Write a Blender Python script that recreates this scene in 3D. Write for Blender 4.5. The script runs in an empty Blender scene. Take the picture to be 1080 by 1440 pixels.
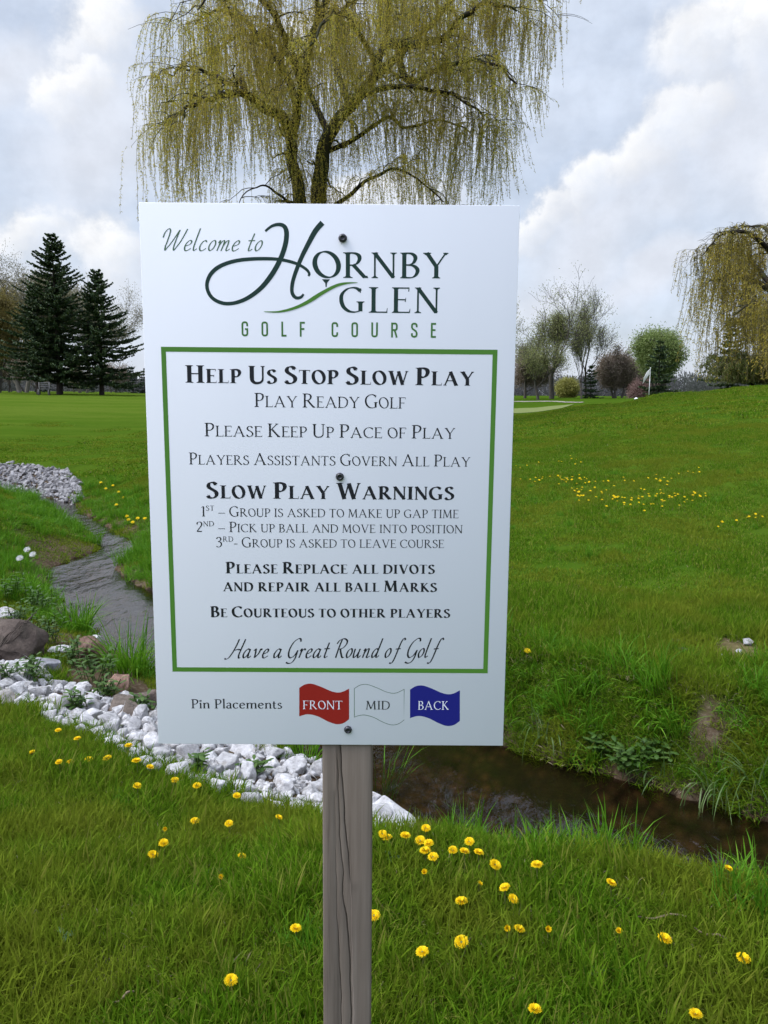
import bpy, math, random
import numpy as np
from math import radians, sin, cos, pi, hypot, atan2
from mathutils import Vector, Matrix
from mathutils.geometry import delaunay_2d_cdt

rng = np.random.default_rng(11)
random.seed(5)
SC = bpy.context.scene
COL = SC.collection

# ------------------------------------------------------------------ camera
EYE = 1.55
FPX, PITCH, ROLL = 1112.0, 0.14793, 0.007756       # focal length in photo pixels (1080 x 1440), look down, small tilt
cam_d = bpy.data.cameras.new('camera'); cam = bpy.data.objects.new('camera', cam_d); COL.objects.link(cam)
cam_d.sensor_fit = 'VERTICAL'; cam_d.sensor_height = 36.0; cam_d.sensor_width = 27.0
cam_d.lens = FPX / 1440 * 36.0
cam_d.clip_start = 0.05; cam_d.clip_end = 20000
cp, sp, cr, sr = cos(PITCH), sin(PITCH), cos(ROLL), sin(ROLL)
_R, _U, _F = Vector((1, 0, 0)), Vector((0, sp, cp)), Vector((0, cp, -sp))
R_, U_ = _R * cr + _U * sr, _U * cr - _R * sr
M = Matrix((R_, U_, -_F)).transposed().to_4x4(); M.translation = (0, 0, EYE)
cam.matrix_world = M
SC.camera = cam

def ray(px, py):
    """direction in the world of a measured photo point"""
    u, v = px - 540.0, py - 720.0
    u, v = u * cr + v * sr, -u * sr + v * cr
    yu = -v / FPX
    return np.array([u / FPX, cp + yu * sp, -sp + yu * cp])

def at(px, py, d=None, z=None):
    r = ray(px, py)
    t = d / hypot(r[0], r[1]) if d is not None else (z - EYE) / r[2]
    return np.array([0, 0, EYE]) + t * r

# ------------------------------------------------------------------ sky, sun, exposure
SUN_EL, SUN_AZ = radians(54), radians(-106)          # azimuth from +Y towards +X
SKY_STRENGTH = 0.1
world = bpy.data.worlds.new('World'); SC.world = world; world.use_nodes = True
wn, wl = world.node_tree.nodes, world.node_tree.links
wn.clear()
def N(tree, typ, **kw):
    n = tree.nodes.new(typ)
    for k, v in kw.items():
        if k.startswith('i_'):
            key = k[2:]
            n.inputs[int(key) if key.isdigit() else key].default_value = v
        else: setattr(n, k, v)
    return n
WT = world.node_tree
def wmath(op, a, b=None, c=None, clamp=False):
    n = N(WT, 'ShaderNodeMath', operation=op); n.use_clamp = clamp
    for i, x in enumerate((a, b, c)):
        if x is None: continue
        if isinstance(x, (int, float)): n.inputs[i].default_value = x
        else: wl.new(x, n.inputs[i])
    return n.outputs[0]
def wmix(f, a, b):
    n = N(WT, 'ShaderNodeMix', data_type='RGBA')
    for s, x in ((n.inputs[0], f), (n.inputs[6], a), (n.inputs[7], b)):
        if isinstance(x, (int, float)): s.default_value = x
        elif isinstance(x, tuple): s.default_value = x + (1,)
        else: wl.new(x, s)
    return n.outputs[2]
def wramp(x, lo, hi, a=0.0, b=1.0):
    n = N(WT, 'ShaderNodeMapRange', interpolation_type='SMOOTHSTEP')
    wl.new(x, n.inputs[0])
    for i, q in zip((1, 2, 3, 4), (lo, hi, a, b)): n.inputs[i].default_value = q
    return n.outputs[0]
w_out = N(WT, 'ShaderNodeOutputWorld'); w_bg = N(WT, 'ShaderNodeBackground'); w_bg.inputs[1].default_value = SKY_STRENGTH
sky = N(WT, 'ShaderNodeTexSky', sky_type='NISHITA'); sky.sun_disc = False
sky.sun_elevation = SUN_EL; sky.sun_rotation = SUN_AZ; sky.air_density = 1.0; sky.dust_density = 2.0
tc = N(WT, 'ShaderNodeTexCoord'); sep = N(WT, 'ShaderNodeSeparateXYZ'); wl.new(tc.outputs['Generated'], sep.inputs[0])
dx, dy, dz = sep.outputs
az = wmath('ARCTAN2', dx, dy); el = wmath('ARCSINE', dz)
cmb = N(WT, 'ShaderNodeCombineXYZ'); wl.new(az, cmb.inputs[0]); wl.new(el, cmb.inputs[1])
def wnoise(scale, detail, rough, vec=None, dist=0.0):
    n = N(WT, 'ShaderNodeTexNoise'); n.inputs['Scale'].default_value = scale; n.inputs['Detail'].default_value = detail
    n.inputs['Roughness'].default_value = rough; n.inputs['Distortion'].default_value = dist
    wl.new(vec or cmb.outputs[0], n.inputs['Vector']); return n
def wvec(op, a, b=None, s=None):
    n = N(WT, 'ShaderNodeVectorMath', operation=op)
    for i, x in ((0, a), (1, b)):
        if x is None: continue
        if isinstance(x, tuple): n.inputs[i].default_value = x
        else: wl.new(x, n.inputs[i])
    if s is not None: n.inputs['Scale'].default_value = s
    return n.outputs['Value'] if op in ('LENGTH', 'DOT_PRODUCT') else n.outputs[0]
nz = wnoise(11, 7, 0.6); off = wvec('SCALE', wvec('SUBTRACT', nz.outputs['Color'], (0.5, 0.5, 0.5)), s=0.12)
pos_d = wvec('ADD', cmb.outputs[0], off)                     # billowing outline of the cumulus
nz2 = wnoise(4, 4, 0.55); pos_s = wvec('ADD', cmb.outputs[0], wvec('SCALE', wvec('SUBTRACT', nz2.outputs['Color'], (0.5, 0.5, 0.5)), s=0.22))
def azel(px, py):
    r = ray(px, py); return atan2(r[0], r[1]), math.asin(r[2] / np.linalg.norm(r))
def blob(px, py, rx, ry, rot, hard, vec):
    """an elliptical cloud patch in the sky, 1 inside, 0 outside"""
    a, e = azel(px, py)
    q = wvec('SUBTRACT', vec, (a, e, 0))
    m = N(WT, 'ShaderNodeMapping', vector_type='TEXTURE'); wl.new(q, m.inputs[0])
    m.inputs['Rotation'].default_value = (0, 0, radians(rot)); m.inputs['Scale'].default_value = (rx / FPX, ry / FPX, 1)
    return wramp(wvec('LENGTH', m.outputs[0]), 1.0, 1.0 - hard)
def wmax(xs):
    o = xs[0]
    for x in xs[1:]: o = wmath('MAXIMUM', o, x)
    return o
CUM = [(142, 40, 62, 75, 0), (112, 120, 58, 52, 35), (60, 330, 75, 50, 0), (160, 355, 85, 55, -10), (-60, 350, 120, 70, 0),
       (760, 305, 60, 32, 40), (830, 262, 75, 48, 38), (905, 215, 85, 50, 32), (1010, 60, 95, 80, 40), (960, 175, 90, 40, 30),
       (1120, 20, 110, 110, 0), (440, 60, 130, 60, 20), (560, 280, 140, 60, 0), (1300, 200, 220, 90, 20), (-300, 150, 200, 90, 0)]
def billow(px, py, rx, ry, rot):
    """cumulus: crisp and sunlit on its upper left, melting away below"""
    al = blob(px, py, rx, ry, rot, 0.5, pos_d); a, e = azel(px, py); rr = max(rx, ry) / FPX
    side = wramp(wvec('DOT_PRODUCT', wvec('SUBTRACT', pos_d, (a, e, 0)), (-0.55 / rr, 0.83 / rr, 0)), -0.55, 0.45)
    return wmath('MULTIPLY', al, wmath('MULTIPLY_ADD', side, 0.65, 0.35)), wmath('MULTIPLY', al, side)
_b = [billow(*q) for q in CUM]
cum = wmax([q[0] for q in _b]); cumlit = wmax([q[1] for q in _b])
SOFT = [(850, 330, 190, 85, 28), (930, 380, 160, 40, 15), (1040, 200, 170, 120, 30), (130, 210, 130, 110, 0), (60, 420, 260, 70, 0),
        (20, 120, 130, 50, 0), (760, 400, 130, 60, 20), (620, 150, 120, 90, 0)]
soft = wmax([blob(a, b, c, d, r, 0.9, pos_s) for a, b, c, d, r in SOFT])
veil_n = wnoise(3.0, 5, 0.6)
mp = N(WT, 'ShaderNodeMapping'); wl.new(cmb.outputs[0], mp.inputs[0]); mp.inputs['Scale'].default_value = (1.0, 2.6, 1); mp.inputs['Rotation'].default_value = (0, 0, radians(-14))
wl.new(mp.outputs[0], veil_n.inputs['Vector'])
veil = wramp(veil_n.outputs['Fac'], 0.30, 0.68, 0.62, 0.96)
fine = wnoise(22, 5, 0.6); finef = wramp(fine.outputs['Fac'], 0.3, 0.7, 0.94, 1.05)
k = 1 / SKY_STRENGTH
def kc(r, g, b): return (r * k, g * k, b * k)
base = wmix(veil, sky.outputs[0], kc(0.585, 0.65, 0.765))
base = wmix(wmath('MULTIPLY', soft, 0.8), base, kc(0.625, 0.655, 0.725))
shade = wnoise(13, 5, 0.6, pos_d); sh = wramp(shade.outputs['Fac'], 0.32, 0.62)
cumc = wmix(wmath('MULTIPLY', cumlit, wmath('MULTIPLY_ADD', sh, 0.4, 0.6)), kc(0.62, 0.645, 0.70), kc(0.85, 0.85, 0.855))
lit = wmix(wmath('MULTIPLY', cum, 0.9), base, cumc)
hz = wramp(el, 0.0, 0.10, 0.55, 0.0)
lit = wmix(hz, lit, kc(0.56, 0.585, 0.635))
# gain added to unseen sky to light ground and sign: zenith up, back dimmed
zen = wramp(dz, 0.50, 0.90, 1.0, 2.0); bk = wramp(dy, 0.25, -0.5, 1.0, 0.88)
glow = wramp(wvec('DOT_PRODUCT', tc.outputs['Generated'], (sin(SUN_AZ) * cos(SUN_EL), cos(SUN_AZ) * cos(SUN_EL), sin(SUN_EL))), 0.48, 1.0, 1.0, 3.4)   # wide glow round the sun direction, added off-view to brighten lawn and sign
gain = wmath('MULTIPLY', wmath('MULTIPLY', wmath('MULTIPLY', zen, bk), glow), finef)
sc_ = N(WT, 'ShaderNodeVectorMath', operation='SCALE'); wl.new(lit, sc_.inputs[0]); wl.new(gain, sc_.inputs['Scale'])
blue = wramp(dy, 0.2, -0.4)  # bluer tint added to the sky behind the camera, cools the sign
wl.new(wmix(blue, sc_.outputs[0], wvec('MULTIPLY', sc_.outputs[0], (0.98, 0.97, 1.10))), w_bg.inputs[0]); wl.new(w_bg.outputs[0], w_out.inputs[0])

sun_d = bpy.data.lights.new('sun', 'SUN'); sun = bpy.data.objects.new('sun', sun_d); COL.objects.link(sun)
sun_d.energy = 1.5; sun_d.angle = radians(15); sun_d.color = (1.0, 0.95, 0.87)
sd = Vector((sin(SUN_AZ) * cos(SUN_EL), cos(SUN_AZ) * cos(SUN_EL), sin(SUN_EL)))
sun.rotation_euler = sd.to_track_quat('Z', 'Y').to_euler(); sun.location = (0, 0, 50)

SC.view_settings.view_transform = 'Standard'; SC.view_settings.look = 'None'
SC.view_settings.exposure = 0.35; SC.view_settings.gamma = 1.0; SC.view_settings.use_curve_mapping = False
SC.render.engine = 'CYCLES'
SC.cycles.max_bounces = 8; SC.cycles.transparent_max_bounces = 12
SC.cycles.use_denoising = True; SC.cycles.denoiser = 'OPENIMAGEDENOISE'

# ------------------------------------------------------------------ object helpers
def tag(o, label=None, cat=None, group=None, kind=None):
    if label: o['label'] = label
    if cat: o['category'] = cat
    if group: o['group'] = group
    if kind: o['kind'] = kind
    return o
def empty(name, loc=(0, 0, 0), rz=0.0):
    o = bpy.data.objects.new(name, None); COL.objects.link(o)
    o.location = loc; o.rotation_euler = (0, 0, rz); o.empty_display_size = 0.1
    return o
def mesh_from(name, V, F, mats, mi=None, smooth=False):
    """V (n,3); F list of index tuples or an (m,k) array"""
    me = bpy.data.meshes.new(name)
    V = np.asarray(V, dtype=np.float32).reshape(-1, 3)
    if isinstance(F, np.ndarray):
        k_ = F.shape[1]; loops = F.ravel().astype(np.int32); starts = np.arange(len(F), dtype=np.int32) * k_
    else:
        loops = np.array([i for f in F for i in f], dtype=np.int32)
        starts = np.concatenate([[0], np.cumsum([len(f) for f in F])[:-1]]).astype(np.int32) if len(F) else np.zeros(0, np.int32)
    me.vertices.add(len(V)); me.vertices.foreach_set('co', V.ravel())
    me.loops.add(len(loops)); me.loops.foreach_set('vertex_index', loops)
    me.polygons.add(len(starts)); me.polygons.foreach_set('loop_start', starts)
    for m in (mats if isinstance(mats, (list, tuple)) else [mats]): me.materials.append(m)
    if mi is not None: me.polygons.foreach_set('material_index', np.asarray(mi, dtype=np.int32))
    if smooth: me.polygons.foreach_set('use_smooth', np.ones(len(starts), dtype=bool))
    me.update(calc_edges=True); me.validate()
    return me
def link(name, me, parent=None, loc=None):
    o = bpy.data.objects.new(name, me); COL.objects.link(o)
    if parent is not None: o.parent = parent
    if loc is not None: o.location = loc
    return o
class MB:
    """collects pieces into one mesh"""
    def __init__(s): s.V = []; s.F = []; s.mi = []; s.n = 0
    def add(s, V, F, m=0):
        V = np.asarray(V, float).reshape(-1, 3)
        s.V.append(V); s.F += [tuple(int(i) + s.n for i in f) for f in F]; s.mi += [m] * len(F); s.n += len(V)
    def box(s, a, b, m=0):
        (x0, y0, z0), (x1, y1, z1) = a, b
        s.add([(x0, y0, z0), (x1, y0, z0), (x1, y1, z0), (x0, y1, z0), (x0, y0, z1), (x1, y0, z1), (x1, y1, z1), (x0, y1, z1)],
              [(0, 3, 2, 1), (4, 5, 6, 7), (0, 1, 5, 4), (1, 2, 6, 5), (2, 3, 7, 6), (3, 0, 4, 7)], m)
    def tube(s, P, r, n=6, m=0, cap=True):
        P = np.asarray(P, float); k_ = len(P)
        r = np.full(k_, r, float) if np.isscalar(r) else np.asarray(r, float)
        T = np.gradient(P, axis=0); T /= np.linalg.norm(T, axis=1, keepdims=True) + 1e-9
        ref = np.array([0.0, 0, 1]) if abs(T[0][2]) < 0.8 else np.array([1.0, 0, 0])
        a = np.cross(T, ref); a /= np.linalg.norm(a, axis=1, keepdims=True) + 1e-9; b = np.cross(T, a)
        th = np.arange(n) * 2 * pi / n
        V = (P[:, None, :] + r[:, None, None] * (np.cos(th)[None, :, None] * a[:, None, :] + np.sin(th)[None, :, None] * b[:, None, :])).reshape(-1, 3)
        F = [(i * n + j, i * n + (j + 1) % n, (i + 1) * n + (j + 1) % n, (i + 1) * n + j) for i in range(k_ - 1) for j in range(n)]
        if cap: F += [tuple(range(n)), tuple((k_ - 1) * n + j for j in reversed(range(n)))]
        s.add(V, F, m)
    def lathe(s, prof, n=16, axis='z', c=(0, 0, 0), m=0):
        V, F = [], []
        for (r, h) in prof:
            for j in range(n):
                t = 2 * pi * j / n
                p = (r * cos(t), r * sin(t), h) if axis == 'z' else (r * cos(t), h, r * sin(t))
                V.append((p[0] + c[0], p[1] + c[1], p[2] + c[2]))
        for i in range(len(prof) - 1):
            for j in range(n): F.append((i * n + j, i * n + (j + 1) % n, (i + 1) * n + (j + 1) % n, (i + 1) * n + j))
        F += [tuple(reversed(range(n))), tuple((len(prof) - 1) * n + j for j in range(n))]
        s.add(V, F, m)
    def mesh(s, name, mats, smooth=False):
        return mesh_from(name, np.concatenate(s.V) if s.V else np.zeros((0, 3)), s.F, mats, s.mi, smooth)
    def build(s, name, mats, parent=None, smooth=False):
        return link(name, s.mesh(name, mats, smooth), parent)

# ------------------------------------------------------------------ materials
def mat(name):
    m = bpy.data.materials.new(name); m.use_nodes = True
    nt = m.node_tree; nt.nodes.clear()
    out = N(nt, 'ShaderNodeOutputMaterial')
    return m, nt, out
def mlink(nt, a, b): nt.links.new(a, b)
def noise(nt, scale, detail=4, rough=0.55, vec=None):
    n = N(nt, 'ShaderNodeTexNoise'); n.inputs['Scale'].default_value = scale; n.inputs['Detail'].default_value = detail; n.inputs['Roughness'].default_value = rough
    if vec is not None: nt.links.new(vec, n.inputs['Vector'])
    return n
def ramp(nt, fac, stops, interp='LINEAR'):
    r = N(nt, 'ShaderNodeValToRGB'); r.color_ramp.interpolation = interp
    e = r.color_ramp.elements
    while len(e) < len(stops): e.new(0.5)
    for q, (p, c) in zip(e, stops): q.position = p; q.color = (*c, 1)
    nt.links.new(fac, r.inputs[0]); return r.outputs[0]
def mixc(nt, f, a, b, blend='MIX'):
    n = N(nt, 'ShaderNodeMix', data_type='RGBA', blend_type=blend)
    for s, x in ((n.inputs[0], f), (n.inputs[6], a), (n.inputs[7], b)):
        if isinstance(x, (int, float)): s.default_value = x
        elif isinstance(x, tuple): s.default_value = x + (1,)
        else: nt.links.new(x, s)
    return n.outputs[2]
def mrange(nt, x, lo, hi, a=0.0, b=1.0):
    n = N(nt, 'ShaderNodeMapRange', interpolation_type='SMOOTHSTEP'); nt.links.new(x, n.inputs[0])
    for i, q in zip((1, 2, 3, 4), (lo, hi, a, b)): n.inputs[i].default_value = q
    return n.outputs[0]
def mmath(nt, op, a, b):
    n = N(nt, 'ShaderNodeMath', operation=op)
    for i, x in enumerate((a, b)):
        if isinstance(x, (int, float)): n.inputs[i].default_value = x
        else: nt.links.new(x, n.inputs[i])
    return n.outputs[0]
def geo_pos(nt): return N(nt, 'ShaderNodeNewGeometry').outputs['Position']
def mapping(nt, vec, scale=(1, 1, 1), rot=(0, 0, 0)):
    m = N(nt, 'ShaderNodeMapping'); nt.links.new(vec, m.inputs[0]); m.inputs['Scale'].default_value = scale; m.inputs['Rotation'].default_value = rot
    return m.outputs[0]
def principled(nt, out, color, rough=0.6, spec=0.3, bump=None, bstr=0.3, bdist=0.01):
    b = N(nt, 'ShaderNodeBsdfPrincipled'); b.inputs['Roughness'].default_value = rough; b.inputs['Specular IOR Level'].default_value = spec
    if isinstance(color, tuple): b.inputs['Base Color'].default_value = (*color, 1)
    else: nt.links.new(color, b.inputs['Base Color'])
    if bump is not None:
        u = N(nt, 'ShaderNodeBump'); u.inputs['Strength'].default_value = bstr; u.inputs['Distance'].default_value = bdist
        nt.links.new(bump, u.inputs['Height']); nt.links.new(u.outputs[0], b.inputs['Normal'])
    nt.links.new(b.outputs[0], out.inputs[0]); return b
def simple(name, color, rough=0.6, spec=0.3, nscale=None, namt=0.15):
    m, nt, out = mat(name)
    if nscale:
        n = noise(nt, nscale, 4)
        n2 = N(nt, 'ShaderNodeTexCoord'); nt.links.new(n2.outputs['Object'], n.inputs['Vector'])
        c = mixc(nt, n.outputs['Fac'], tuple(x * (1 - namt) for x in color), tuple(min(1, x * (1 + namt)) for x in color))
        principled(nt, out, c, rough, spec, n.outputs['Fac'], 0.15)
    else: principled(nt, out, color, rough, spec)
    return m
def leafmat(name, cols, transl=0.35, rough=0.55, patch=None, spec=0.25):
    """foliage: a colour per leaf, thin and a little translucent; patch = (scale, colour, amount) for larger patches of another tint"""
    m, nt, out = mat(name)
    g = N(nt, 'ShaderNodeNewGeometry')
    c = ramp(nt, g.outputs['Random Per Island'], [(i / (len(cols) - 1), q) for i, q in enumerate(cols)])
    if patch:
        n = noise(nt, patch[0], 3, 0.6, g.outputs['Position'])
        c = mixc(nt, mrange(nt, n.outputs['Fac'], 0.42, 0.64, 0.0, patch[2]), c, patch[1])
    b = N(nt, 'ShaderNodeBsdfPrincipled'); b.inputs['Roughness'].default_value = rough; b.inputs['Specular IOR Level'].default_value = spec
    nt.links.new(c, b.inputs['Base Color'])
    t = N(nt, 'ShaderNodeBsdfTranslucent'); nt.links.new(c, t.inputs[0])
    mx = N(nt, 'ShaderNodeMixShader'); mx.inputs[0].default_value = transl
    nt.links.new(b.outputs[0], mx.inputs[1]); nt.links.new(t.outputs[0], mx.inputs[2]); nt.links.new(mx.outputs[0], out.inputs[0])
    return m
# ------------------------------------------------------------------ the lie of the land
ZW = -0.55                                           # water level; 0 is the ground at the photographer's feet
def zy(d, px, y):                                    # ground height whose picture is row y at distance d
    r = ray(px, y); return EYE + d * r[2] / hypot(r[0], r[1])
COLS = [100, 460, 720, 850, 950, 1080]
DIST = np.array([0.2, 3, 5, 7, 10, 15, 20, 27, 40, 55, 70, 100, 150, 300, 700])
TAB = np.array([
    [0, -0.03, -0.06, -0.08, -0.08, -0.08, -0.05, 0.12, 0.62, 1.08, 1.36, 1.46, 1.5, 1.6, 1.7],
    [0, -0.03, -0.06, -0.04, 0.08, 0.25, 0.45, 0.60, 0.75, 0.95, 1.15, 1.3, 1.4, 1.5, 1.6],
    [0, -0.05, -0.08, 0.00, 0.20, 0.55, 0.78, 0.84, 0.56, 0.46, 0.86, 1.15, 1.3, 1.4, 1.5],
    [0, -0.05, -0.07, 0.02, 0.26, 0.68, 1.00, 1.27, 1.15, 1.05, 1.15, 1.28, 1.4, 1.5, 1.6],
    [0, -0.05, -0.06, 0.04, 0.30, 0.78, 1.18, 1.64, 1.72, 1.72, 1.70, 1.65, 1.6, 1.6, 1.6],
    [0, -0.05, -0.05, 0.06, 0.34, 0.86, 1.33, 1.86, 2.06, 2.20, 2.25, 2.2, 2.0, 1.8, 1.6]])
_ld = np.log(DIST); _fine = np.linspace(_ld[0], _ld[-1], 500)
def _smooth(row):
    v = np.interp(_fine, _ld, row); kk = np.exp(-0.5 * (np.arange(-18, 19) / 7.0) ** 2); kk /= kk.sum()
    return np.convolve(np.pad(v, 18, mode='edge'), kk, 'valid')
TABF = np.array([_smooth(r) for r in TAB])
_caz = np.arctan((np.array(COLS) - 540) / FPX)
def base_h(x, y):
    d = np.maximum(np.hypot(x, y), 0.2); a = np.arctan2(x, y)
    fi = np.clip((np.log(d) - _fine[0]) / (_fine[1] - _fine[0]), 0, 498.999); i0 = fi.astype(int); ft = fi - i0
    ci = np.interp(a, _caz, np.arange(len(COLS))); c0 = np.minimum(ci.astype(int), len(COLS) - 2); ct = ci - c0
    ct = ct * ct * (3 - 2 * ct)
    g = lambda c: TABF[c, i0] * (1 - ft) + TABF[c, i0 + 1] * ft
    return g(c0) * (1 - ct) + g(c0 + 1) * ct
# creek: centre line and half width
CR = np.array([(-60, 24, .4), (-30, 19, .4), (-16, 16.4, .35), (-10, 15.5, .32), (-8.0, 15.9, .28), (-6.35, 15.0, .24), (-5.25, 13.3, .22), (-4.42, 12.0, .22), (-3.85, 11.15, .25), (-3.62, 10.35, .27),
               (-3.62, 9.4, .38), (-3.3, 8.6, .43), (-2.72, 7.75, .48), (-2.15, 6.95, .50), (-1.3, 5.95, .47), (-0.35, 5.0, .48), (0.35, 4.10, .56), (0.98, 3.66, .58), (1.75, 3.20, .53), (2.8, 2.72, .5),
               (4.5, 2.4, .36), (8, 1.6, .4), (15, -1, .5), (40, -12, .5)])
def _cr(P, n=14):
    out = []
    for i in range(len(P) - 1):
        p0, p1, p2, p3 = P[max(i - 1, 0)], P[i], P[i + 1], P[min(i + 2, len(P) - 1)]
        for t in np.arange(n) / n:
            out.append(0.5 * ((2 * p1) + (-p0 + p2) * t + (2 * p0 - 5 * p1 + 4 * p2 - p3) * t * t + (-p0 + 3 * p1 - 3 * p2 + p3) * t ** 3))
    out.append(P[-1]); return np.array(out)
CRF = _cr(CR)
def creek(x, y):
    """(distance outside the water's edge, +1 on the far side / -1 on the near side)"""
    x = np.asarray(x, float); y = np.asarray(y, float); sh = x.shape; x = x.ravel(); y = y.ravel()
    best = np.full(x.shape, 1e9); side = np.ones(x.shape); raw = np.full(x.shape, 1e9)
    A, B = CRF[:-1], CRF[1:]
    for a, b in zip(A, B):
        ex, ey = b[0] - a[0], b[1] - a[1]; L2 = ex * ex + ey * ey
        t = np.clip(((x - a[0]) * ex + (y - a[1]) * ey) / L2, 0, 1)
        qx, qy = x - (a[0] + t * ex), y - (a[1] + t * ey)
        dd = np.hypot(qx, qy); e = dd - (a[2] + t * (b[2] - a[2]))
        w = dd < raw
        raw = np.where(w, dd, raw); best = np.where(w, e, best)
        side = np.where(w, np.where(ex * qy - ey * qx > 0, 1.0, -1.0), side)
    return best.reshape(sh), side.reshape(sh)
_ph = np.random.default_rng(3).uniform(0, 6.28, (24,)); _kv = np.random.default_rng(4).normal(0, 1, (24, 2))
def wob(x, y, wl_, n=8, o=0):
    s = 0
    for i in range(n): s = s + np.sin((x * _kv[(i + o) % 24, 0] + y * _kv[(i + o) % 24, 1]) * 6.28 / wl_ + _ph[(i + o) % 24])
    return s / n
def height(x, y, full=False):
    x = np.asarray(x, float); y = np.asarray(y, float)
    e, s = creek(x, y); d = np.hypot(x, y)
    b = base_h(x, y) + 0.02 * wob(x, y, 3.0) * np.clip(d / 6, 0.2, 1.5) + 0.006 * wob(x, y, 0.5, 8, 5) * (d < 12)
    e = e + 0.08 * wob(x, y, 0.8, 8, 3) * (np.abs(e) < 3)
    sl_n = np.interp(x, [-6, -4, -3, -2, -0.5, 0.2, 1.0, 2], [0.42, 0.34, 0.21, 0.22, 0.33, 0.7, 1.1, 1.1])
    sl_f = np.interp(x, [-6, -3, -1.5, 0, 1.0, 3], [0.26, 0.40, 0.6, 0.9, 1.35, 1.1])
    sl = np.where(s > 0, sl_f, sl_n)
    prof = ZW + np.where(e > 0, sl * e + 0.02, np.maximum(-0.16, e * 0.7))
    k_ = 0.05
    h = np.clip(0.5 + 0.5 * (prof - b) / k_, 0, 1)
    z = prof * (1 - h) + b * h - k_ * h * (1 - h)
    if full: return z, e, s
    return z
def hz_(x, y): return float(height(np.array([x]), np.array([y]))[0])
def on_ground(px, py, lift=0.0):
    """the point of the land seen at a measured photo point"""
    r = ray(px, py); ds = np.geomspace(1.2, 200, 1400); t = ds / hypot(r[0], r[1])
    X, Y, Z = r[0] * t, r[1] * t, EYE + r[2] * t
    hit = np.nonzero(Z < height(X, Y) + lift)[0]
    i = hit[0] if len(hit) else len(ds) - 1
    return np.array([X[i], Y[i], float(height(X[i:i + 1], Y[i:i + 1])[0])])

# the stony band: inner (grass) and outer (creek) edges
RK_LO = np.array([on_ground(*q)[:2] for q in ((-150, 955), (0, 985), (60, 1010), (170, 1060), (240, 1100), (350, 1130), (450, 1155), (520, 1176), (580, 1182))])
RK_UP = np.array([on_ground(*q)[:2] for q in ((-150, 893), (0, 928), (60, 952), (150, 985), (220, 1003), (350, 1045), (440, 1080), (520, 1136), (580, 1166))])
RK_X0, RK_X1 = RK_LO[0, 0], RK_LO[-1, 0]
def in_rocks(x, y, g=0.0):
    lo = np.interp(x, RK_LO[:, 0], RK_LO[:, 1]); up = np.interp(x, RK_UP[:, 0], RK_UP[:, 1])
    return (x > RK_X0) & (x < RK_X1 + g) & (y > lo - g) & (y < up + g)
def in_apron(x, y, e=None, s=None):
    if e is None: e, s = creek(x, y)
    return (s > 0) & (e > -.05) & (x < -5.85) & (x > -14) & (y > 12.5) & (e < np.interp(x, [-10, -9, -8, -7, -6.3, -5.85], [2.0, 1.8, 1.6, 1.35, .8, .2]))
BARE = on_ground(1035, 912)                         # worn patch on the far lawn
HOLE = on_ground(1000, 1035)                        # broken edge of the far bank
MUD = on_ground(112, 790)                           # crumbled earth on the near bank upstream

# ------------------------------------------------------------------ ground
front = np.radians(np.arange(-52, 52.01, 0.23)); back = np.radians(np.arange(55, 305.1, 4.0))
ANG = np.concatenate([front, back]); RAD = np.concatenate([np.geomspace(0.25, 420, 620), [600, 900, 1500, 3000]])
AA, RR = np.meshgrid(ANG, RAD)
GX, GY = RR * np.sin(AA), RR * np.cos(AA)
GZ, GE, GS = height(GX, GY, True)
na, nr = len(ANG), len(RAD)
idx = np.arange(na * nr).reshape(nr, na); j1 = np.roll(idx, -1, axis=1)
GF = np.stack([idx[:-1], idx[1:], j1[1:], j1[:-1]], -1).reshape(-1, 4)
GV = np.stack([GX, GY, GZ], -1).reshape(-1, 3)
gm, nt, out = mat('turf')
P = geo_pos(nt)
att = N(nt, 'ShaderNodeAttribute', attribute_name='ground_kind'); sp_ = N(nt, 'ShaderNodeSeparateColor'); nt.links.new(att.outputs['Color'], sp_.inputs[0])
big = noise(nt, 0.22, 4, 0.6, P); mid = noise(nt, 1.3, 5, 0.65, P); fin = noise(nt, 34, 4, 0.7, P)
mow = noise(nt, 0.5, 4, 0.6, mapping(nt, P, (0.25, 1.3, 1), (0, 0, 0.25)))
g1 = ramp(nt, mid.outputs['Fac'], [(0.25, (0.0233, 0.0578, 0.0030)), (0.5, (0.0329, 0.0714, 0.0036)), (0.75, (0.0452, 0.0829, 0.0054))])
g1 = mixc(nt, mrange(nt, mow.outputs['Fac'], 0.40, 0.66, 0, 0.75), g1, (0.0514, 0.0870, 0.0060))
g1 = mixc(nt, mrange(nt, big.outputs['Fac'], 0.50, 0.72, 0, 0.6), g1, (0.0259, 0.0581, 0.0036))
sepP = N(nt, 'ShaderNodeSeparateXYZ'); nt.links.new(P, sepP.inputs[0])
fair = N(nt, 'ShaderNodeMath', operation='MULTIPLY')       # the fairway upstream is paler
nt.links.new(mrange(nt, sepP.outputs[1], 20, 42), fair.inputs[0]); nt.links.new(mrange(nt, sepP.outputs[0], 2, -8), fair.inputs[1])
g1 = mixc(nt, fair.outputs[0], g1, mixc(nt, mrange(nt, mow.outputs['Fac'], 0.36, 0.62), (0.0496, 0.0899, 0.0062), (0.0713, 0.1054, 0.0112)))
g1 = mixc(nt, mrange(nt, fin.outputs['Fac'], 0.3, 0.7, 0.0, 0.55), g1, (0.040, 0.066, 0.010), 'MIX')
soil = ramp(nt, mid.outputs['Fac'], [(0.3, (0.030, 0.021, 0.013)), (0.55, (0.062, 0.043, 0.026)), (0.8, (0.10, 0.078, 0.05))])
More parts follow.
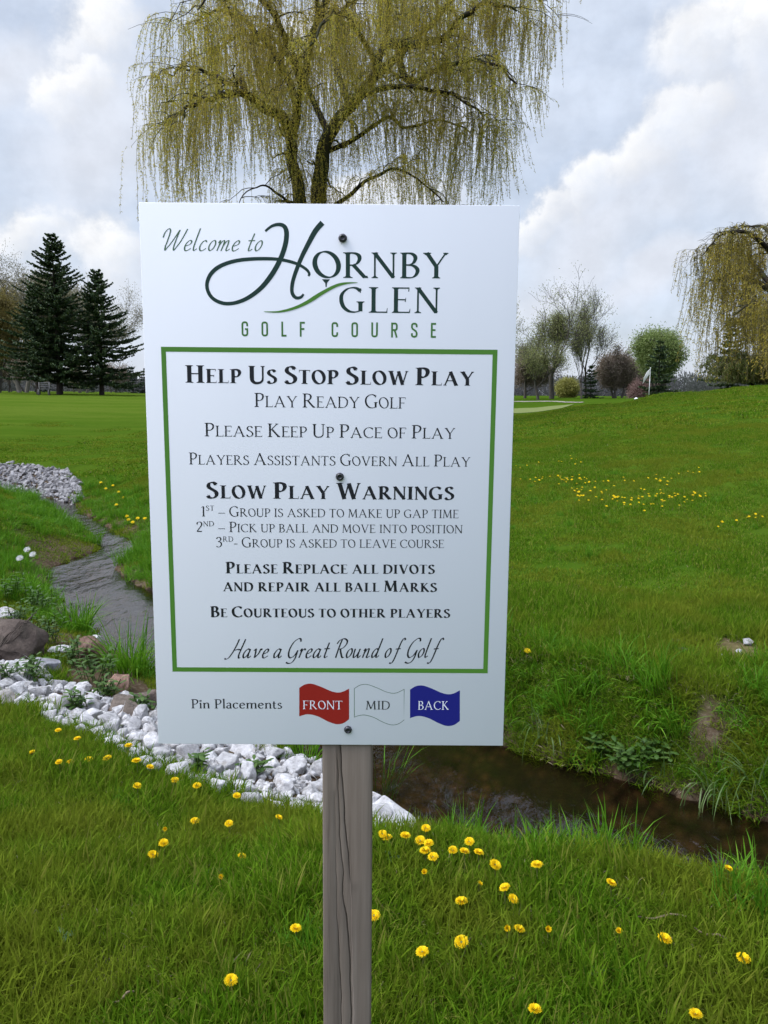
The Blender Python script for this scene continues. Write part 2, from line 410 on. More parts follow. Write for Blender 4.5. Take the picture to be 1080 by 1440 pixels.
soil = mixc(nt, mrange(nt, fin.outputs['Fac'], 0.45, 0.7, 0, 0.7), soil, (0.13, 0.105, 0.072))
straw = mixc(nt, fin.outputs['Fac'], (0.05, 0.045, 0.016), (0.15, 0.125, 0.055))
vor = N(nt, 'ShaderNodeTexVoronoi'); vor.inputs['Scale'].default_value = 16; nt.links.new(mixc(nt, 0.06, P, mid.outputs['Color']), vor.inputs['Vector'])
bed = ramp(nt, vor.outputs['Distance'], [(0.0, (0.0975, 0.0600, 0.0285)), (0.45, (0.0465, 0.0315, 0.0165)), (0.9, (0.0150, 0.0112, 0.0075))])
bed = mixc(nt, mrange(nt, mid.outputs['Fac'], 0.40, 0.62, 0, 0.85), bed, (0.0255, 0.0203, 0.0150))
rg = sp_.outputs
nr_ = noise(nt, 5, 4, 0.7, P)
def edge(s, soft=0.35): # break the border of a mask up with noise
    return mrange(nt, mmath(nt, 'ADD', s, mmath(nt, 'MULTIPLY', mmath(nt, 'SUBTRACT', nr_.outputs['Fac'], 0.5), 0.9)), 0.5 - soft, 0.5 + soft)
c = mixc(nt, edge(rg[0]), g1, soil); c = mixc(nt, edge(rg[1]), c, straw); c = mixc(nt, edge(rg[2], 0.2), c, bed)
hgt = mmath(nt, 'ADD', mmath(nt, 'MULTIPLY', fin.outputs['Fac'], 0.6), mmath(nt, 'MULTIPLY', noise(nt, 9, 4, 0.7, P).outputs['Fac'], 0.8))
principled(nt, out, c, 0.95, 0.0, hgt, 0.7, 0.03)
gme = mesh_from('ground', GV, GF, gm, smooth=True)
def bump2(c_, r, x=GX, y=GY): return np.exp(-((x - c_[0]) ** 2 + (y - c_[1]) ** 2) / r ** 2)
rk = in_rocks(GX, GY, 0.04)
soil_m = np.clip(1.1 - GE / np.where(GX > -0.5, np.where(GS > 0, 0.22, 0.30), 0.6), 0, 1) * (GE < 2); soil_m = np.maximum(soil_m, rk * 0.9); soil_m = np.maximum(soil_m, in_apron(GX, GY, GE, GS) * 1.0)
soil_m = np.maximum(soil_m, 1.0 * bump2(HOLE, 0.17)); soil_m = np.maximum(soil_m, 1.2 * bump2(BARE, 0.30)); soil_m = np.maximum(soil_m, 1.1 * bump2(MUD, 0.9))
_up = np.interp(GX, RK_UP[:, 0], RK_UP[:, 1]); soil_m = np.maximum(soil_m, 0.85 * ((GX < -1.2) & (GX > -4.5) & (GY > _up - .1) & (GY < _up + 1.5)))
straw_m = np.maximum(0.6 * bump2(BARE, 0.5), 0.3 * bump2(on_ground(850, 915), 0.6))
straw_m = np.maximum(straw_m, 0.6 * (wob(GX, GY, 4.0, 8, 11) > 0.33) * (GY < 3) * (GE > 0.9))
bed_m = (GE < 0.0) * 1.0
colr = np.stack([soil_m, straw_m, bed_m, np.ones_like(bed_m)], -1).reshape(-1, 4).astype(np.float32)
ca = gme.attributes.new('ground_kind', 'FLOAT_COLOR', 'POINT'); ca.data.foreach_set('color', colr.ravel())
ground = tag(link('ground', gme), kind='structure')

# ------------------------------------------------------------------ water
wm, nt, out = mat('creek_water'); P = geo_pos(nt)
tr = N(nt, 'ShaderNodeBsdfTransparent'); tr.inputs[0].default_value = (0.58, 0.52, 0.44, 1)
gl = N(nt, 'ShaderNodeBsdfGlossy'); gl.inputs['Roughness'].default_value = 0.06; gl.inputs[0].default_value = (1, 1, 1, 1)
n1 = noise(nt, 7, 5, 0.6, mapping(nt, P, (1.0, 0.45, 1), (0, 0, radians(-35)))); n2 = noise(nt, 2.6, 3, 0.5, mapping(nt, P, (1, 0.5, 1), (0, 0, radians(-35))))
hh = mmath(nt, 'ADD', mmath(nt, 'MULTIPLY', n1.outputs['Fac'], 0.5), mmath(nt, 'MULTIPLY', n2.outputs['Fac'], 1.0))
bu = N(nt, 'ShaderNodeBump'); bu.inputs['Strength'].default_value = 0.5; bu.inputs['Distance'].default_value = 0.05; nt.links.new(hh, bu.inputs['Height'])
nt.links.new(bu.outputs[0], gl.inputs['Normal'])
fr = N(nt, 'ShaderNodeFresnel'); fr.inputs[0].default_value = 1.42; nt.links.new(bu.outputs[0], fr.inputs['Normal'])
mx = N(nt, 'ShaderNodeMixShader'); nt.links.new(fr.outputs[0], mx.inputs[0]); nt.links.new(tr.outputs[0], mx.inputs[1]); nt.links.new(gl.outputs[0], mx.inputs[2]); nt.links.new(mx.outputs[0], out.inputs[0])
tang = np.gradient(CRF[:, :2], axis=0); tang /= np.linalg.norm(tang, axis=1, keepdims=True); nor = np.stack([-tang[:, 1], tang[:, 0]], 1)
WV = []
for o_ in np.linspace(-1, 1, 7): WV.append(np.concatenate([CRF[:, :2] + nor * (CRF[:, 2:3] + 0.16) * o_, np.full((len(CRF), 1), ZW)], 1))
WV = np.array(WV); nwa, nwb = WV.shape[:2]; wi = np.arange(nwa * nwb).reshape(nwa, nwb)
WF = np.stack([wi[:-1, :-1], wi[:-1, 1:], wi[1:, 1:], wi[1:, :-1]], -1).reshape(-1, 4)
tag(link('water', mesh_from('water', WV.reshape(-1, 3), WF, wm, smooth=True)), kind='structure')

# ------------------------------------------------------------------ grass
def blades(n, area, h0, h1, w, curl, seed, splay=0.35, clump=None, seg=3):
    """n curved tapering blades over a square tile (clump: rooted within a radius and fanning out)"""
    r = np.random.default_rng(seed)
    if clump: rr = clump * np.sqrt(r.random(n)); aa = r.uniform(0, 2 * pi, n); root = np.stack([rr * np.cos(aa), rr * np.sin(aa)], 1); out_a = aa + r.normal(0, 0.7, n)
    else: root = r.uniform(-area / 2, area / 2, (n, 2)); out_a = r.uniform(0, 2 * pi, n)
    H = h0 + (h1 - h0) * r.random(n) ** 1.5
    lean = np.abs(r.normal(0, splay, n)); cu = curl * r.random(n)
    dirv = np.stack([np.cos(out_a), np.sin(out_a)], 1); tw = r.uniform(0, pi, n); sidev = np.stack([np.cos(tw), np.sin(tw)], 1)
    V = np.zeros((n, 2 * seg + 1, 3))
    for i in range(seg + 1):
        t = i / seg; ang = lean + cu * t
        hor = H * t * np.sin(ang); ver = H * t * np.cos(ang) - 0.012 * (i == 0)
        c_ = np.concatenate([root + dirv * hor[:, None], ver[:, None]], 1)
        ww = w * (0.6 + 0.8 * r.random(n)) * (1 - 0.75 * t ** 2) * 0.5
        if i < seg:
            V[:, 2 * i, :] = c_; V[:, 2 * i + 1, :] = c_
            V[:, 2 * i, :2] -= sidev * ww[:, None]; V[:, 2 * i + 1, :2] += sidev * ww[:, None]
        else: V[:, 2 * seg, :] = c_
    b0 = (np.arange(n) * (2 * seg + 1))[:, None]
    F = []
    q = np.concatenate([b0 + np.array([[2 * i, 2 * i + 1, 2 * i + 3, 2 * i + 2]]) for i in range(seg - 1)], 0)
    t3 = b0 + np.array([[2 * seg - 2, 2 * seg - 1, 2 * seg]])
    return V.reshape(-1, 3), [tuple(f) for f in q.tolist()] + [tuple(f) for f in t3.tolist()]
BOULD = [(*on_ground(20, 900)[:2], .50), (*on_ground(124, 912)[:2], .24), (*on_ground(168, 962)[:2], .20), (*on_ground(182, 1000)[:2], .3), (*on_ground(205, 985)[:2], .2)]
_fr = on_ground(552, 1168)
def WEEDY(x, y, keep=0.12):
    """False on the boulders, and thin in the weedy strip between the stones and the water"""
    m = np.ones(x.shape, bool)
    for a, b, q in BOULD + [(_fr[0], _fr[1], .24), (_fr[0], _fr[1] - .22, .2), (_fr[0] - .1, _fr[1] + .02, .2)]: m &= np.hypot(x - a, y - b) > q
    up = np.interp(x, RK_UP[:, 0], RK_UP[:, 1]); strip = (x < -1.2) & (x > -4.5) & (y > up - .1) & (y < up + 1.6)
    return m & (~strip | (rng.random(x.shape) < keep))
LAWN = leafmat('lawn_blade', [(0.0330, 0.0873, 0.0033), (0.0644, 0.1470, 0.0048), (0.0920, 0.1849, 0.0074), (0.1241, 0.2087, 0.0114), (0.2159, 0.2134, 0.0448)], 0.42, 0.65, (1.3, (0.1516, 0.1801, 0.0146), 0.75), 0.03)
TALL = leafmat('tall_blade', [(0.0431, 0.1279, 0.0049), (0.0702, 0.1917, 0.0079), (0.0970, 0.2325, 0.0108), (0.1403, 0.2615, 0.0197)], 0.4, 0.5, spec=0.1)
DRY = leafmat('dry_blade', [(0.10, 0.085, 0.035), (0.17, 0.145, 0.07), (0.24, 0.20, 0.11)], 0.25, 0.6)
def tile_objs(name, specs, mats):
    c = bpy.data.collections.new(name)
    for i, (n, a, h0, h1, w, cu, sp2, seg, dry) in enumerate(specs):
        V, F = blades(n, a, h0, h1, w, cu, 50 + i * 7, sp2, seg=seg)
        mi = np.zeros(len(F), int)
        if dry:
            V2, F2 = blades(dry, a, h0 * 0.4, h1 * 0.6, w * 0.9, cu * 2, 90 + i, 1.1, seg=seg)
            F = F + [tuple(k_ + len(V) for k_ in f) for f in F2]; V = np.concatenate([V, V2]); mi = np.concatenate([mi, np.ones(len(F2), int)])
        o = bpy.data.objects.new(name + '_tile', mesh_from(name + '_tile', V, F, mats, mi)); c.objects.link(o)
    return c
def scatter(name, pts, rot, scl, ix, coll, kind='stuff'):
    me = bpy.data.meshes.new(name); me.vertices.add(len(pts)); me.vertices.foreach_set('co', np.asarray(pts, np.float32).ravel())
    a = me.attributes.new('rot', 'FLOAT_VECTOR', 'POINT'); a.data.foreach_set('vector', np.asarray(rot, np.float32).ravel())
    a = me.attributes.new('scl', 'FLOAT_VECTOR', 'POINT'); a.data.foreach_set('vector', np.asarray(scl, np.float32).ravel())
    a = me.attributes.new('ix', 'INT', 'POINT'); a.data.foreach_set('value', np.asarray(ix, np.int32))
    o = link(name, me); tag(o, kind=kind)
    g = bpy.data.node_groups.new(name, 'GeometryNodeTree')
    g.interface.new_socket('Geometry', in_out='INPUT', socket_type='NodeSocketGeometry'); g.interface.new_socket('Geometry', in_out='OUTPUT', socket_type='NodeSocketGeometry')
    gi, go = N(g, 'NodeGroupInput'), N(g, 'NodeGroupOutput')
    ci = N(g, 'GeometryNodeCollectionInfo'); ci.inputs[0].default_value = coll; ci.inputs['Separate Children'].default_value = True; ci.inputs['Reset Children'].default_value = True
    ip = N(g, 'GeometryNodeInstanceOnPoints'); ip.inputs['Pick Instance'].default_value = True
    def na_(nm, ty):
        n = N(g, 'GeometryNodeInputNamedAttribute', data_type=ty); n.inputs[0].default_value = nm; return n.outputs[0]
    L = g.links
    L.new(gi.outputs[0], ip.inputs['Points']); L.new(ci.outputs[0], ip.inputs['Instance'])
    L.new(na_('rot', 'FLOAT_VECTOR'), ip.inputs['Rotation']); L.new(na_('scl', 'FLOAT_VECTOR'), ip.inputs['Scale']); L.new(na_('ix', 'INT'), ip.inputs['Instance Index'])
    L.new(ip.outputs[0], go.inputs[0])
    md = o.modifiers.new('scatter', 'NODES'); md.node_group = g
    return o
def sector(d0, d1, step, half=0.66, jit=0.5):
    xs = np.arange(-d1 * sin(half), d1 * sin(half) + step, step); ys = np.arange(0.2, d1 + step, step)
    X, Y = np.meshgrid(xs, ys); X = X.ravel(); Y = Y.ravel()
    X = X + rng.uniform(-jit, jit, X.shape) * step; Y = Y + rng.uniform(-jit, jit, Y.shape) * step
    D = np.hypot(X, Y); m = (D > d0) & (D < d1) & (np.abs(np.arctan2(X, Y)) < half)
    return X[m], Y[m]
def tilt(X, Y, e=0.1):
    zx = (height(X + e, Y) - height(X - e, Y)) / (2 * e); zy_ = (height(X, Y + e) - height(X, Y - e)) / (2 * e)
    return np.arctan(zy_), -np.arctan(zx)
def place(name, X, Y, coll, nvar, s0, s1, tl=0.85):
    Z, E, S = height(X, Y, True)
    n = len(X); rx, ry = tilt(X, Y)
    nx, ny = -np.tan(-ry) * tl, -np.tan(rx) * tl; nv = np.stack([nx, ny, np.ones(n)], 1); nv /= np.linalg.norm(nv, axis=1, keepdims=True)
    ya = rng.uniform(0, 2 * pi, n); xv = np.stack([np.cos(ya), np.sin(ya), 0 * ya], 1); xv -= nv * (xv * nv).sum(1, keepdims=True); xv /= np.linalg.norm(xv, axis=1, keepdims=True)
    yv = np.cross(nv, xv)                                        # the tile lies on the slope, turned at random
    rot = np.stack([np.arctan2(yv[:, 2], nv[:, 2]), -np.arcsin(np.clip(xv[:, 2], -1, 1)), np.arctan2(xv[:, 1], xv[:, 0])], 1)
    s = rng.uniform(s0, s1, n) * (1 + 0.30 * wob(X, Y, 0.7, 8, 2))
    return scatter(name, np.stack([X, Y, Z], 1), rot, np.stack([s, s, s * rng.uniform(0.8, 1.25, n)], 1), rng.integers(0, nvar, n), coll)
near_c = tile_objs('near_turf', [(330, .2, .030, .085, .0040, 0.7, 0.42, 4, 40), (380, .2, .025, .070, .0036, 0.9, 0.5, 4, 60), (300, .2, .04, .105, .0044, 0.7, 0.36, 4, 25), (360, .2, .022, .060, .0038, 1.0, 0.6, 4, 110)], [LAWN, DRY])
X, Y = sector(1.15, 6.4, 0.085)
E, S = creek(X, Y); k_ = (E > 0.05) & ~in_rocks(X, Y, -0.03) & (bump2(BARE, 0.26, X, Y) + 0.3 * wob(X, Y, .3) < 0.5) & WEEDY(X, Y) & (bump2(HOLE, 0.13, X, Y) < 0.5)
dens = rng.random(len(X)) < np.interp(np.hypot(X, Y), [1, 3.5, 6.4], [1, 0.95, 0.95])
X, Y = X[k_ & dens], Y[k_ & dens]
place('lawn_grass', X, Y, near_c, 4, 0.8, 1.3)
mid_c = tile_objs('mid_turf', [(560, .45, .02, .048, .006, 0.8, 0.5, 2, 12), (600, .45, .018, .042, .006, 0.9, 0.55, 2, 16), (540, .45, .02, .052, .007, 0.8, 0.5, 2, 8)], [LAWN, DRY])
X, Y = sector(6.1, 17, 0.30); E, S = creek(X, Y)
k_ = (E > 0.12) & ~in_rocks(X, Y, -0.05) & (rng.random(len(X)) < np.interp(np.hypot(X, Y), [6, 12, 17], [1, 1, 0.9]))
k_ &= ~in_apron(X, Y)
place('mown_grass', X[k_], Y[k_], mid_c, 3, 0.8, 1.2)
far_c = tile_objs('far_turf', [(620, 1.2, .015, .04, .022, 0.9, 0.6, 2, 6), (660, 1.2, .015, .036, .020, 1.0, 0.7, 2, 8)], [LAWN, DRY])
X, Y = sector(16.5, 44, 0.8, half=0.60); E, S = creek(X, Y)
k_ = (E > 0.5) & ~in_apron(X, Y) & ~((X < 0) & (Y > 24 + rng.normal(0, 3.5, X.shape))) & (rng.random(len(X)) < np.interp(np.hypot(X, Y), [17, 34, 48], [1, 0.9, 0.5]))
place('fairway_grass', X[k_], Y[k_], far_c, 2, 0.8, 1.2)
tall_c = tile_objs('tall_turf', [(100, .22, .10, .26, .0065, 0.9, 0.28, 4, 5), (120, .22, .08, .20, .006, 1.2, 0.35, 4, 8), (80, .22, .14, .32, .007, 0.8, 0.22, 4, 3), (140, .22, .06, .15, .005, 1.3, 0.4, 4, 10)], [TALL, DRY])
# long unmown grass on the banks
X, Y = sector(2.0, 19, 0.13, jit=0.6); E, S = creek(X, Y)
wn_ = np.interp(X, [-5, -3, -0.6, 0.2, 0.6, 2.5], [1.6, 0.7, 0.25, 0.5, 0.72, 0.75]); wf_ = np.interp(X, [-7, -4, -2, 0.5, 1.6, 3], [0.7, 0.9, 0.8, 0.62, 0.75, 0.8])
lim = np.where(S > 0, wf_, wn_) * (1 + 0.35 * wob(X, Y, 1.1, 8, 7))
k_ = (E > np.where((S > 0) & (X > 0), 0.05, 0.02)) & WEEDY(X, Y, .35) & (E < lim) & ~in_rocks(X, Y, -0.04) & (bump2(HOLE, 0.13, X, Y) < 0.5) & (bump2(MUD, 0.8, X, Y) < 0.5)
k_ &= ~in_apron(X, Y)
k_ &= rng.random(len(X)) < np.clip(1.25 - E / np.maximum(lim, 0.1), 0.25, 1) * np.interp(np.hypot(X, Y), [3, 8, 19], [1.0, 0.7, 0.25])
X, Y = X[k_], Y[k_]; D = np.hypot(X, Y)
place('bank_grass', X, Y, tall_c, 4, 0.5, 0.95, tl=0.4)

X, Y = sector(1.2, 12, 0.30, jit=0.9); E, S = creek(X, Y)
k_ = (E > 0.3) & ~in_rocks(X, Y, -0.05) & (wob(X, Y, 1.2, 8, 9) > 0.10) & (rng.random(len(X)) < 0.7)
place('long_lawn_grass', X[k_], Y[k_], tall_c, 4, 0.25, 0.48)
# ------------------------------------------------------------------ lettering
def cat_rom(P, n=10, closed=False):
    P = [np.array(p, float) for p in P]; m = len(P); out = []
    for i in range(m if closed else m - 1):
        g = (lambda q: P[q % m]) if closed else (lambda q: P[min(max(q, 0), m - 1)])
        p0, p1, p2, p3 = g(i - 1), g(i), g(i + 1), g(i + 2)
        for t in np.arange(n) / n:
            out.append(0.5 * (2 * p1 + (p2 - p0) * t + (2 * p0 - 5 * p1 + 4 * p2 - p3) * t * t + (3 * p1 - p0 - 3 * p2 + p3) * t ** 3))
    if not closed: out.append(P[-1])
    return np.array(out)
class Pen:
    """broad-nib pen: strokes become polygons"""
    def __init__(s, t, n, nib=18, pw=1.4): s.t, s.n, s.nib, s.pw, s.Q = t, n, radians(nib), pw, []
    def ribbon(s, P, W, closed=False):
        P = np.asarray(P, float); W = np.broadcast_to(np.asarray(W, float), (len(P),))
        if closed: T = np.roll(P, -1, 0) - np.roll(P, 1, 0)
        else: T = np.gradient(P, axis=0)
        T = T / (np.linalg.norm(T, axis=1, keepdims=True) + 1e-9); Nn = np.stack([-T[:, 1], T[:, 0]], 1) * W[:, None] / 2
        A, B = P + Nn, P - Nn; m = len(P)
        for i in range(m if closed else m - 1):
            j = (i + 1) % m; s.Q.append([A[i], A[j], B[j], B[i]])
    def width(s, P, closed=False, k=1.0):
        T = (np.roll(P, -1, 0) - np.roll(P, 1, 0)) if closed else np.gradient(P, axis=0)
        th = np.arctan2(T[:, 1], T[:, 0]); return k * (s.n + (s.t - s.n) * np.abs(np.sin(th - s.nib)) ** s.pw)
    def curve(s, pts, closed=False, k=1.0, n=9):
        P = cat_rom(pts, n, closed); s.ribbon(P, s.width(P, closed, k), closed)
    def line(s, a, b, w): s.ribbon(np.array([a, b], float), w)
    def foot(s, x, y, hw, w, up=1):
        h, bk_ = 0.035, 0.085
        s.Q.append([(x - hw, y), (x + hw, y), (x + hw * 0.96, y + h * up), (x - hw * 0.96, y + h * up)])
        s.Q.append([(x - hw * 0.8, y + h * 0.7 * up), (x + hw * 0.8, y + h * 0.7 * up), (x + w / 2, y + bk_ * up), (x - w / 2, y + bk_ * up)])
    def stem(s, x, y0=0.0, y1=1.0, w=None, f0=True, f1=True, hw=None):
        w = w or s.t; hw = hw or (0.075 + w * 0.55)
        s.line((x, y0), (x, y1), w)
        if f0: s.foot(x, y0, hw, w, 1)
        if f1: s.foot(x, y1, hw, w, -1)
    def beak(s, x, y, h, d=0.03):                     # vertical serif at the end of an arm
        s.Q.append([(x - d, y), (x + d * 0.2, y), (x + d * 0.5, y + h), (x + d * 0.1, y + h)])
def roman(ch, t, n):
    p = Pen(t, n); L = p.line; s = t / 2
    if ch == 'A':
        L((.06, 0), (.37, .98), n * 1.15); L((.36, 1.0), (.70, 0), t); L((.16, .34), (.60, .34), n); p.foot(.06, 0, .10, n); p.foot(.70, 0, .12, t)
    elif ch == 'B':
        p.stem(.15, hw=.06 + s); p.curve([(.12, .975), (.34, .97), (.46, .88), (.48, .75), (.42, .60), (.30, .53), (.16, .52)]); p.curve([(.2, .52), (.40, .50), (.52, .40), (.55, .27), (.49, .11), (.36, .025), (.12, .025)])
    elif ch == 'C':
        p.curve([(.70, .84), (.60, .94), (.46, .975), (.28, .92), (.13, .73), (.10, .48), (.17, .22), (.33, .06), (.50, .02), (.64, .07), (.73, .17)]); p.Q.append([(.68, .76), (.71, .76), (.72, .96), (.70, .96)])
    elif ch == 'D':
        p.stem(.15, hw=.06 + s); p.curve([(.12, .975), (.36, .97), (.58, .88), (.70, .70), (.72, .50), (.68, .27), (.55, .09), (.36, .03), (.12, .025)])
    elif ch == 'E':
        p.stem(.15, hw=.06 + s); L((.12, .975), (.54, .975), .05); L((.15, .52), (.44, .52), n); L((.12, .025), (.55, .025), .05); p.beak(.54, .84, .15); p.beak(.44, .44, .16); p.beak(.57, .0, .17)
    elif ch == 'F':
        p.stem(.15, hw=.07 + s); L((.12, .975), (.54, .975), .05); L((.15, .50), (.44, .50), n); p.beak(.54, .84, .15); p.beak(.44, .42, .16)
    elif ch == 'G':
        p.curve([(.68, .84), (.58, .94), (.45, .975), (.28, .92), (.13, .73), (.10, .48), (.17, .22), (.32, .06), (.48, .02), (.60, .045), (.70, .09)]); p.Q.append([(.66, .77), (.69, .77), (.70, .96), (.68, .96)]); L((.68, .05), (.68, .42), t); p.foot(.68, .44, .06 + s, t, -1)
    elif ch == 'H':
        p.stem(.16); p.stem(.66); L((.16, .52), (.66, .52), n)
    elif ch == 'I': p.stem(.16)
    elif ch == 'K':
        p.stem(.16); L((.55, .97), (.20, .50), n * 1.1); L((.27, .58), (.66, .02), t); p.foot(.55, 1, .09, n, -1); p.foot(.66, 0, .10, t)
    elif ch == 'L':
        p.stem(.15); L((.12, .025), (.54, .025), .05); p.beak(.56, 0, .19)
    elif ch == 'M':
        L((.12, 0), (.19, 1), n * 1.2); L((.19, 1), (.47, .08), t); L((.47, .06), (.77, 1), n * 1.1); L((.77, 1), (.83, 0), t); p.foot(.12, 0, .09, n); p.foot(.83, 0, .07 + s, t); p.foot(.15, 1, .08, n, -1); p.foot(.82, 1, .07, t, -1)
    elif ch == 'N':
        p.stem(.14, w=n * 1.2, hw=.10); p.stem(.70, w=n * 1.2, f0=False, hw=.10); L((.13, .99), (.70, .02), t)
    elif ch == 'O': p.curve([(.40 + (.31) * cos(a + .15), .5 + .475 * sin(a)) for a in np.arange(12) * pi / 6], True, n=5)
    elif ch == 'P':
        p.stem(.15); p.curve([(.12, .975), (.34, .97), (.48, .89), (.52, .73), (.46, .56), (.34, .46), (.19, .47)])
    elif ch == 'R':
        p.stem(.15); p.curve([(.12, .975), (.34, .97), (.47, .89), (.50, .75), (.44, .59), (.32, .51), (.16, .50)]); L((.30, .53), (.66, .02), t); p.foot(.68, 0, .08, t)
    elif ch == 'S':
        p.curve([(.45, .84), (.38, .94), (.28, .975), (.16, .93), (.10, .80), (.13, .67), (.25, .56), (.38, .46), (.47, .34), (.46, .17), (.36, .05), (.24, .02), (.13, .05), (.06, .16)], k=1.0); p.Q.append([(.435, .78), (.46, .78), (.47, .96), (.45, .96)]); p.Q.append([(.045, .03), (.06, .03), (.075, .22), (.05, .22)])
    elif ch == 'T':
        p.stem(.34, f1=False); L((.03, .975), (.65, .975), .05); p.beak(.05, .82, .16); p.Q.append([(.63, .84), (.65, .84), (.665, .99), (.63, .99)])
    elif ch == 'U':
        L((.15, .30), (.15, 1), t); p.foot(.15, 1, .06 + s, t, -1); P = cat_rom([(.15, .34), (.17, .16), (.27, .04), (.40, .02), (.54, .06), (.63, .18), (.645, .34)]); p.ribbon(P, np.linspace(t, n * 1.2, len(P))); L((.645, .32), (.645, 1), n * 1.2); p.foot(.645, 1, .10, n, -1)
    elif ch == 'V':
        L((.06, 1), (.36, 0.0), t); L((.36, .02), (.64, 1), n * 1.1); p.foot(.07, 1, .07 + s, t, -1); p.foot(.64, 1, .09, n, -1)
    elif ch == 'W':
        L((.06, 1), (.29, 0), t); L((.29, .02), (.50, .98), n * 1.1); L((.50, .98), (.74, 0), t); L((.74, .02), (.97, 1), n * 1.1); p.foot(.07, 1, .07 + s, t, -1); p.foot(.97, 1, .09, n, -1)
    elif ch == 'Y':
        L((.05, 1), (.34, .46), t); L((.34, .45), (.62, 1), n * 1.1); L((.34, 0), (.34, .48), t); p.foot(.34, 0, .06 + s, t); p.foot(.06, 1, .06 + s, t, -1); p.foot(.62, 1, .08, n, -1)
    elif ch == '1':
        L((.24, 0), (.24, .97), t); p.foot(.24, 0, .12, t); L((.24, .97), (.08, .86), n)
    elif ch == '2':
        p.curve([(.09, .74), (.12, .90), (.26, .975), (.40, .92), (.45, .76), (.38, .55), (.24, .32), (.08, .05)]); L((.07, .045), (.46, .045), .09)
    elif ch == '3':
        p.curve([(.09, .82), (.16, .94), (.28, .975), (.39, .91), (.42, .78), (.35, .63), (.2, .54)]); p.curve([(.2, .55), (.36, .51), (.45, .38), (.44, .2), (.34, .05), (.2, .02), (.06, .09)])
    elif ch == '\u2013': L((.04, .32), (.56, .32), .055)
    elif ch == '-': L((.04, .32), (.32, .32), .06)
    # lower case, x height 0.62 of the capital
    elif ch == 'i': L((.13, 0), (.13, .60), t); p.foot(.13, 0, .10, t); L((.13, .60), (.04, .55), n); p.curve([(.13 + .05 * cos(a), .82 + .05 * sin(a)) for a in np.arange(8) * pi / 4], True, 0.9)
    elif ch == 'l': L((.13, 0), (.13, 1.06), t); p.foot(.13, 0, .10, t); L((.13, 1.05), (.04, 1.0), n)
    elif ch in 'nm':
        xs = [.13, .46] if ch == 'n' else [.13, .45, .77]
        for x in xs: L((x, 0), (x, .46 if x > .2 else .60), t); p.foot(x, 0, .10, t)
        L((.13, .60), (.04, .55), n)
        for a, b in zip(xs[:-1], xs[1:]): p.curve([(a + .02, .46), (a + .12, .57), (a + .22, .60), (b - .03, .56), (b, .44)])
    elif ch == 'a':
        p.curve([(.08, .50), (.16, .59), (.26, .60), (.35, .54), (.36, .42)]); L((.36, .44), (.36, .06), t); p.curve([(.36, .10), (.39, .03), (.45, .04)]); p.curve([(.36, .36), (.2, .33), (.09, .24), (.09, .10), (.18, .02), (.28, .05), (.36, .14)])
    elif ch == 'c': p.curve([(.43, .50), (.36, .59), (.27, .60), (.14, .52), (.09, .32), (.14, .11), (.26, .02), (.36, .04), (.45, .12)])
    elif ch == 'e': p.curve([(.10, .33), (.43, .39), (.40, .53), (.28, .60), (.15, .52), (.09, .32), (.14, .11), (.26, .02), (.36, .04), (.45, .12)])
    elif ch == 't': L((.15, .12), (.15, .78), t); p.curve([(.15, .16), (.18, .04), (.26, .02), (.34, .06)]); L((.04, .575), (.32, .575), .05)
    elif ch == 's': p.curve([(.31, .50), (.24, .59), (.15, .59), (.09, .51), (.11, .40), (.21, .33), (.31, .25), (.33, .13), (.25, .03), (.15, .01), (.06, .08)])
    return p.Q
